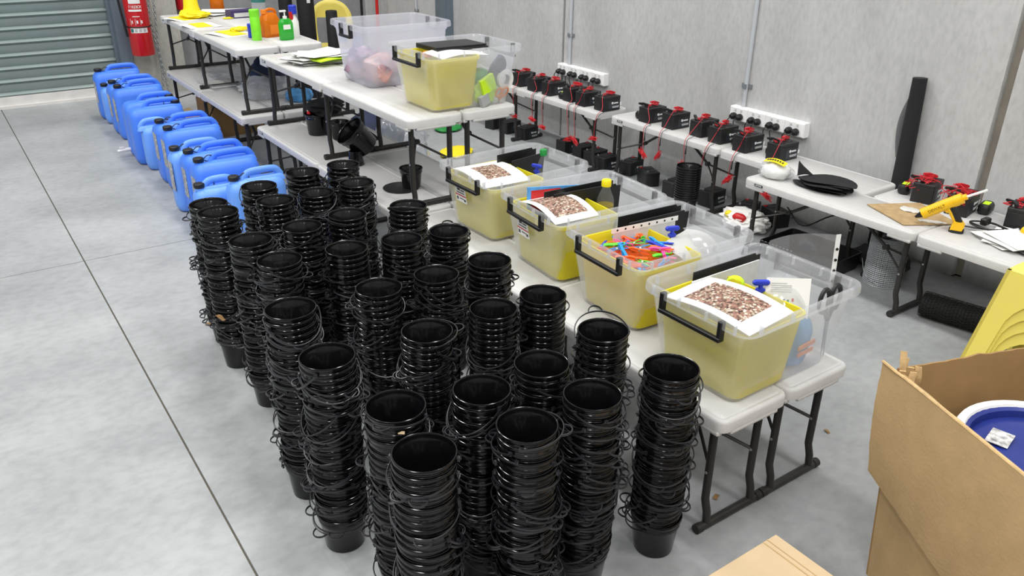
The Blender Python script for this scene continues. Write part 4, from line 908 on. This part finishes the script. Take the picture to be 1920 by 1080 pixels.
o = thing('fabric_pile', 'pile of black mesh fabric discs on the bench', 'fabric', (-2.25, 3.46, BH+.001), .12)
rf = random.Random(2)
for k in range(7):
    w_, l_, ph = rf.uniform(.20, .29), rf.uniform(.12, .17), rf.uniform(0, 6)
    f = lambda u, v, w_=w_, l_=l_, ph=ph, k=k: ((.02+.98*v)*w_/2*math.cos(2*PI*u)*(1+.08*math.sin(6*PI*u+ph)), (.02+.98*v)*l_/2*math.sin(2*PI*u)*(1+.10*math.cos(4*PI*u+ph)), .004+.008*k+.008*v*math.sin(4*PI*u+ph)-.004*v*k*.4)
    MB().sheet(f, 26, 5, .0025, T(rf.uniform(-.03, .03), rf.uniform(-.015, .015), 0, rz=rf.uniform(-.3, .3))).build('fabric_layer', 'black_fabric', o, 60)
MB().sheet(lambda u, v: (-.10-.05*v+.07*(u-.5)*(1-v), .05*(u-.5)*(1-.8*v), .04+.06*v+.01*math.sin(3*u)), 6, 6, .002).build('raised_corner', 'black_fabric', o, 60)
b = MB(); q = [(-1.99, 3.43), (-1.74, 3.325), (-1.61, 3.54), (-1.86, 3.655)]
b.add([(x, y, BH+.003) for x, y in q]+[(x, y, BH+.007) for x, y in q], [(3, 2, 1, 0), (4, 5, 6, 7)]+[(i, (i+1) % 4, (i+1) % 4+4, i+4) for i in range(4)])
o = solo(b, 'fibre_board', 'board_brown', 'brown fibre board under the glue gun nozzle', 'board', (0, 0, 0), 0, None, 0)
MB().blob((.09, .07, .008), 77, .3, 3, 3, M=T(-1.83, 3.52, BH+.0065)).build('glue_blob', 'glue_residue', o, 60); MB().blob((.10, .04, .006), 78, .4, 4, 3, M=T(-1.69, 3.46, BH+.0065, rz=.6)).build('glue_blob', 'glue_residue', o, 60)
# glue gun: profile in the plane from nozzle tip (back-left) to the rear, standing on its base
def gun(label, loc, rz, parts=True, lay=False):
    o = thing('glue_gun', label, 'glue gun', loc, rz, 'yellow glue guns', rx=(PI/2 if lay else 0)); o.scale = (.84, .84, .84)
    # local x = forward to rear, z up; base of the grip at the origin
    MB().prism([(.028, .040), (.020, .012), (-.034, .012), (-.03, .040), (-.022, .056), (.012, .056)], -.028, .028).build('base', 'gun_yellow', o)
    MB().loft([[(x-.004, y, z) for x, y in rrect(.07, .062, .02, 4)] for z in (0, .014)]).build('foot_pad', 'black_plastic', o)
    MB().tube([(0, 0, .05), (-.03, 0, .10), (-.055, 0, .135)], .017, 10).build('grip', 'black_plastic', o)
    MB().tube([(-.016, 0, .052), (-.045, 0, .095), (-.072, 0, .128)], .0135, 8).build('trigger_guard', 'gun_yellow', o)
    MB().tube([(-.060, 0, .095), (-.078, 0, .105), (-.082, 0, .122)], .009, 8).build('trigger', 'gun_yellow', o)
    MB().tube([(-.175, 0, .062), (-.16, 0, .074), (-.10, 0, .118), (-.06, 0, .146), (-.03, 0, .166)], .025, 14, flat=1.15).build('barrel', 'gun_yellow', o)
    MB().tube([(-.205, 0, .040), (-.19, 0, .051), (-.17, 0, .066)], .006, 12, r2=.020).build('nozzle', 'black_plastic', o)
    MB().tube([(-.045, 0, .158), (-.012, 0, .180)], .028, 16).build('rear_housing', 'gun_yellow', o)
    MB().tube([(-.012, 0, .180), (.005, 0, .1915)], .016, 12).build('stick_collar', 'gun_yellow', o)
    if parts: MB().tube([(0, 0, .188), (.085, 0, .240)], .0065, 10).build('glue_stick', 'white', o, label='long white glue stick')
    an = math.atan2(.118-.074, .06)
    t = text('DEWALT', .021, 'print_dark', o, (-.115, -.0245, .1085), (PI/2, -an, 0)); return o
gun('yellow glue gun standing on its base with a long white stick', (-1.572, 3.455, BH+.0005), .42)
gun('second yellow glue gun lying at the right edge on white paper', (-1.25, 3.72, BH+.032), .25, False, True)
stackpap('white papers under the second glue gun', -1.36, 3.52, BH+.001, 4, .21, .25, 9)
o = solo(MB().tube(cr([(-.02, -.05, .01), (.05, -.02, .012), (.10, .05, .01), (.04, .08, .014), (-.03, .03, .012), (.02, -.03, .018), (.10, .0, .016), (.12, .06, .012), (.03, .06, .018), (-.02, .0, .02), (.06, -.02, .016), (.16, -.04, .01), (.22, -.12, .006), (.30, -.16, .006)], 6), .0038, 6), 'power_cable', 'black_plastic', 'black power cable coiled beside the glue gun', 'cable', (-1.56, 3.57, BH+.001), 0)
MB().rbox((.03, .03, .03), (.03, .05, .03), .01, .004).build('plug_block', 'black_plastic', o)

# ================================================================ FIRE EXTINGUISHERS, CHAIN, BACK CORNER
def extinguisher(label, loc, r, h, hose=True):
    o = thing('fire_extinguisher', label, 'extinguisher', loc, 0, 'red fire extinguishers')
    MB().lathe([(r*.7, 0), (r*.95, .006), (r, .02), (r, h-.09), (r*.9, h-.05), (r*.5, h-.012), (r*.3, h)], 28).build('cylinder', 'extinguisher_red', o)
    MB().lathe([(.02, h), (.022, h+.03)], 14).box((.03, 0, h+.045), (.11, .02, .02)).build('valve', 'black_plastic', o)
    def band(z0, z1, a0, a1, m, nm, rr_=.0012):
        b = MB().sheet(lambda u, v: ((r+rr_)*math.cos(a0+(a1-a0)*u), (r+rr_)*math.sin(a0+(a1-a0)*u), z0+(z1-z0)*v), 14, 1, .0008); return b.build(nm, m, o, 60)
    c0 = -.25
    band(.205, .245, c0-.75, c0+.75, 'paper', 'pictogram_label'); band(.21, .24, c0-.73, c0-.45, 'teal_print', 'label_square', .0016)
    for k in range(3): band(.212, .238, c0-.35+.36*k, c0-.12+.36*k, 'grey_paper', 'pictogram', .0016)
    band(.385, .402, c0-.62, c0+.5, 'paper', 'white_band'); band(.45, .49, c0-.5, c0+.5, 'paper', 'name_label')
    for k in range(3): band(.27, .325, c0-.6+.42*k, c0-.575+.42*k, 'white', 'instruction_mark')
    for k, (a, w_) in enumerate(((-.5, .10), (-.08, .14), (.3, .12))): band(.285, .31, c0+a, c0+a+w_, 'white', 'instruction_mark')
    band(.340, .346, c0-.35, c0+.25, 'white', 'instruction_line')
    # lettering wrapped round the body
    s = 'FIREBOX'
    for k, ch in enumerate(s):
        a = c0-.48+.155*k; text(ch, .036, 'white', o, ((r+.0015)*math.cos(a), (r+.0015)*math.sin(a), .422), (PI/2, 0, PI/2+a), sx=.75)
    MB().tube([((r+.004)*math.cos(2*PI*i/28), (r+.004)*math.sin(2*PI*i/28), .254) for i in range(28)], .0045, 6, closed=True).build('strap', 'black_plastic', o)
    if hose: MB().tube(cr([(.02, -.02, h+.03), (.01, -r-.04, h), (0, -r-.035, h-.15), (.01, -r-.022, .28), (.01, -r-.012, .17)], 6), .010, 8).build('hose', 'black_plastic', o)
    return o
extinguisher('large red fire extinguisher on the concrete pier beside the roller door', (-8.045, 1.59, .385), .098, .62)
extinguisher('red fire extinguisher behind the flyer bench', (-8.28, 2.06, .72), .07, .56, False)
ch = thing('chain', 'steel chain hanging beside the fire extinguisher', 'chain', (-8.10, 1.715, .0)); LK = MB().tube([(.010*math.cos(2*PI*i/10), 0, .018*math.sin(2*PI*i/10)) for i in range(10)], .0028, 5, closed=True).mesh('link', 'galv', 60)
for s in (0, 1):
    for k in range(52): put('link', LK, ch, (.0, .03*s+.012*math.sin(k*.2+s*2), .05+.027*k), (0, 0, PI/2*(k % 2)+.3))
MB().box((-.02, .015, 1.46), (.05, .06, .02)).build('chain_wheel', 'galv', ch, 0)

# chairs
def chair_meshes():
    b = MB(); S = .36; h = .40; th = .012
    # four arched side panels, flaring downwards, plus the seat
    for k in range(4):
        poly = [(-S/2, h), (S/2, h), (S/2, .0), (S/2-.05, .0)]
        for i in range(13):
            a = PI*i/12; poly.append(((S/2-.062)*math.cos(a), .19+.135*math.sin(a)))
        poly += [(-S/2+.05, .0), (-S/2, .0)]
        n_ = len(poly); vs = []
        for d in (0, th):
            for x, z in poly:
                fl_ = 1+.30*(h-z)/h; y = -(S/2)*fl_+d; vs.append((x*fl_, y, z))
        fs = [(i, (i+1) % n_, (i+1) % n_+n_, i+n_) for i in range(n_)]
        # triangulated faces between outline and arch: strips
        left = [6-0]; L_ = n_
        fs += [tuple(range(n_)), tuple(range(2*n_-1, n_-1, -1))]
        b.add(vs, fs, Matrix.Rotation(PI/2*k, 4, 'Z'))
    b.rbox((0, 0, h-.004), (S, S, .014), .03, .004)
    # backrest hoop with a centre splat on the +y side
    k = MB(); yb = S/2-.01
    arc = [(-.165, yb, h-.01), (-.172, yb+.03, h+.14), (-.16, yb+.05, h+.26), (-.10, yb+.06, h+.34), (0, yb+.062, h+.365), (.10, yb+.06, h+.34), (.16, yb+.05, h+.26), (.172, yb+.03, h+.14), (.165, yb, h-.01)]
    k.tube(cr(arc, 4), .012, 8, flat=2.6)
    k.prism([(-.155, h+.235), (.155, h+.235), (.13, h+.315), (.06, h+.36), (-.06, h+.36), (-.13, h+.315)], yb+.045, yb+.062)
    k.prism([(-.035, h-.01), (.035, h-.01), (.035, h+.25), (-.035, h+.25)], yb+.03, yb+.05)
    return b.mesh('seat_shell', 'chair_yellow', 35), k.mesh('backrest', 'chair_yellow', 45)
CSH, CBK = chair_meshes()
def chair(label, loc, rz):
    o = thing('plastic_chair', label, 'chair', loc, rz, 'yellow plastic chairs'); put('seat_shell', CSH, o); put('backrest', CBK, o); return o
for k in range(4): chair(['lowest yellow plastic chair of the stack at the right edge', 'second lowest yellow plastic chair of the stack at the right edge', 'second highest yellow plastic chair of the stack at the right edge', 'topmost yellow plastic chair of the stack at the right edge'][k], (-.94, 3.08, .05*k), -PI/2)
chair('single yellow plastic chair in the back corner', (-7.55, 3.20, .0), 1.17)
def roll(label, loc, r, h, lx=0):
    o = thing('fabric_roll', label, 'roll', loc, 0, 'black rolls in the back corner'); MB().lathe([(r*.9, 0), (r, .01), (r, h-.01), (r*.9, h), (r*.3, h), (r*.3, h-.03)], 20).build('roll', 'black_matte', o)
    return o
o = roll('thick black roll standing behind the soap bottles', (-7.30, 2.86, 0), .075, 1.25); MB().box((.077, 0, .86), (.003, .03, .04)).build('tag', 'paper', o, 0)
roll('second thick black roll beside the first in the back corner', (-7.42, 2.72, 0), .06, 1.3)
roll('shorter black roll in front of the yellow chair', (-6.95, 2.95, 0), .05, .80)
for l, x, y, m, r in (('black pole with yellow tip in the back corner', -8.0, 3.72, 'black_plastic', .014), ('red pole in the back corner', -7.85, 3.82, 'red', .016)):
    o = thing('pole', l, 'pole', (x, y, 0), 0); MB().tube([(0, 0, 0), (-.02, .03, 1.6)], r, 10).build('shaft', m, o); MB().tube([(-.0125, .01875, 1.0), (-.015, .0225, 1.2)], r+.002, 10).build('sleeve', 'yellow' if m != 'red' else 'red', o)

# ================================================================ CARTONS AT THE NEAR RIGHT
C0 = Vector((-.885, 1.832, 0)); ZT = .62
e1 = Vector((.924, -.383, 0)).normalized(); e2 = Vector((.32, .947, 0)).normalized(); TH = .006
o = thing('cardboard_box', 'large open cardboard box with torn flaps and a blue tub inside', 'box', tuple(C0), 0)
L1, L2 = .62, .50
def wall(p, d, L, z0, z1, nm, m, n=24, ragged=0, seed=0, u0=0):
    b = MB()
    def f(u, v):
        zt = z1+(noise.noise(Vector((u*9+seed, seed, 0)))*ragged if ragged else 0)
        q = p+d*(u0+(L-u0)*u)+e1*(.075*(1-v)); return (q.x, q.y, z0+(zt-z0)*v)
    return b.sheet(f, n, 3, TH).build(nm, m, o, 30)
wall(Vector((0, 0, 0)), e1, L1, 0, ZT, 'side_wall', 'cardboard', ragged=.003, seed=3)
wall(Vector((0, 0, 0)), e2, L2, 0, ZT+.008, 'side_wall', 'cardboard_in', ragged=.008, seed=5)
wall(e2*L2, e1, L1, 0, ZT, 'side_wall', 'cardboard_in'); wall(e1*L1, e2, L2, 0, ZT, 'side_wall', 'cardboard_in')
MB().add([tuple(e1*.08+e2*.01+Vector((0, 0, .004))), tuple(e1*L1+Vector((0, 0, .004))), tuple(e1*L1+e2*L2+Vector((0, 0, .004))), tuple(e2*L2+Vector((0, 0, .004)))], [(0, 1, 2, 3)]).build('base', 'cardboard_in', o, 0)
# outer flap hanging down the aisle-side wall, wider than the wall and torn at its far end
nout = Vector((-.383, -.924, 0))
def flap(u, v):
    d = 1-v
    s = -.050+.055*d+(L1+.05-.055*d)*u
    drop = (.31+.075*min(1, u*1.9))*d
    rag = .010*noise.noise(Vector((v*16, 3, 0)))*(1-u)**10+.004*noise.noise(Vector((v*45, 9, 0)))*(1-u)**10
    q = e1*(s+rag)+nout*(.010+.014*math.sin(PI*d)*.6+.012*d)
    return (q.x, q.y, ZT+.004-drop+.003*noise.noise(Vector((u*22, 7, 0)))*d**6)
MB().sheet(flap, 40, 16, TH).build('flap', 'cardboard', o, 40, label='torn outer flap hanging down the side')
# torn strips at the far corner
rt_ = random.Random(8)
for k in range(9):
    bq = e1*rt_.uniform(-.01, .05)+e2*rt_.uniform(0, .05); hh = rt_.uniform(.0, .05)
    MB().sheet(lambda u, v: (bq.x+.012*(u-.5)+.01*math.sin(3*v+k), bq.y+.010*(u-.5)+.006*math.cos(4*v+k), ZT-.09+.03*k/9+(.07+hh)*v), 2, 5, .003, None).build('torn_strip', 'cardboard_torn', o, 60)
MB().tube(cr([tuple(e1*(-.048)+nout*.012+Vector((0, 0, ZT+.004))), tuple(e1*.0+nout*.012+Vector((0, 0, ZT+.004))), tuple(e1*.12+nout*.008+Vector((0, 0, ZT+.004))), tuple(e1*L1+nout*.006+Vector((0, 0, ZT+.003)))], 8), .004, 6).build('torn_edge', 'cardboard_torn', o)
# blue tub with a white rim inside the box
ctr = C0+e1*.29+e2*.235
t = thing('storage_tub', 'blue plastic tub with a white rim inside the large box', 'tub', (ctr.x, ctr.y, .18), .2)
MB().lathe([(.10, 0), (.15, .03), (.175, .25), (.188, .345), (.192, .352), (.186, .358), (.176, .352), (.165, .25), (.14, .04)], 40, cap1=False).build('body', 'tub_blue', t)
MB().lathe([(.030, .330), (.10, .352), (.168, .338), (.178, .33)], 40).build('lid_dome', 'tub_blue', t)
MB().tube([(.197*math.cos(2*PI*i/48), .197*math.sin(2*PI*i/48), .355) for i in range(48)], .013, 8, closed=True).build('rim', 'white', t, label='white plastic rim')
MB().sheet(lambda u, v: (-.13+.05*u, -.06+.07*v, .3535-.016*u*0+.002), 6, 6, .001).build('torn_label', 'torn_label', t)
# flat carton in front
o = thing('cardboard_box', 'pale closed carton lying at the bottom right of the picture', 'box', (-.91, .95, 0), 0)
MB().box((.22, .26, .1225), (.44, .52, .245)).build('carton', 'cardboard_pale', o, 0)
for k, (ya, yb) in enumerate(((.0, .255), (.2585, .52))): MB().rbox((.22, (ya+yb)/2, .2475), (.44, yb-ya, .004), .002, .001).build('flap', 'cardboard_pale', o)
MB().box((.22, .47, .2503), (.44, .004, .0008)).box((.22, .485, .2503), (.44, .003, .0008)).build('crease', 'cardboard', o, 0)
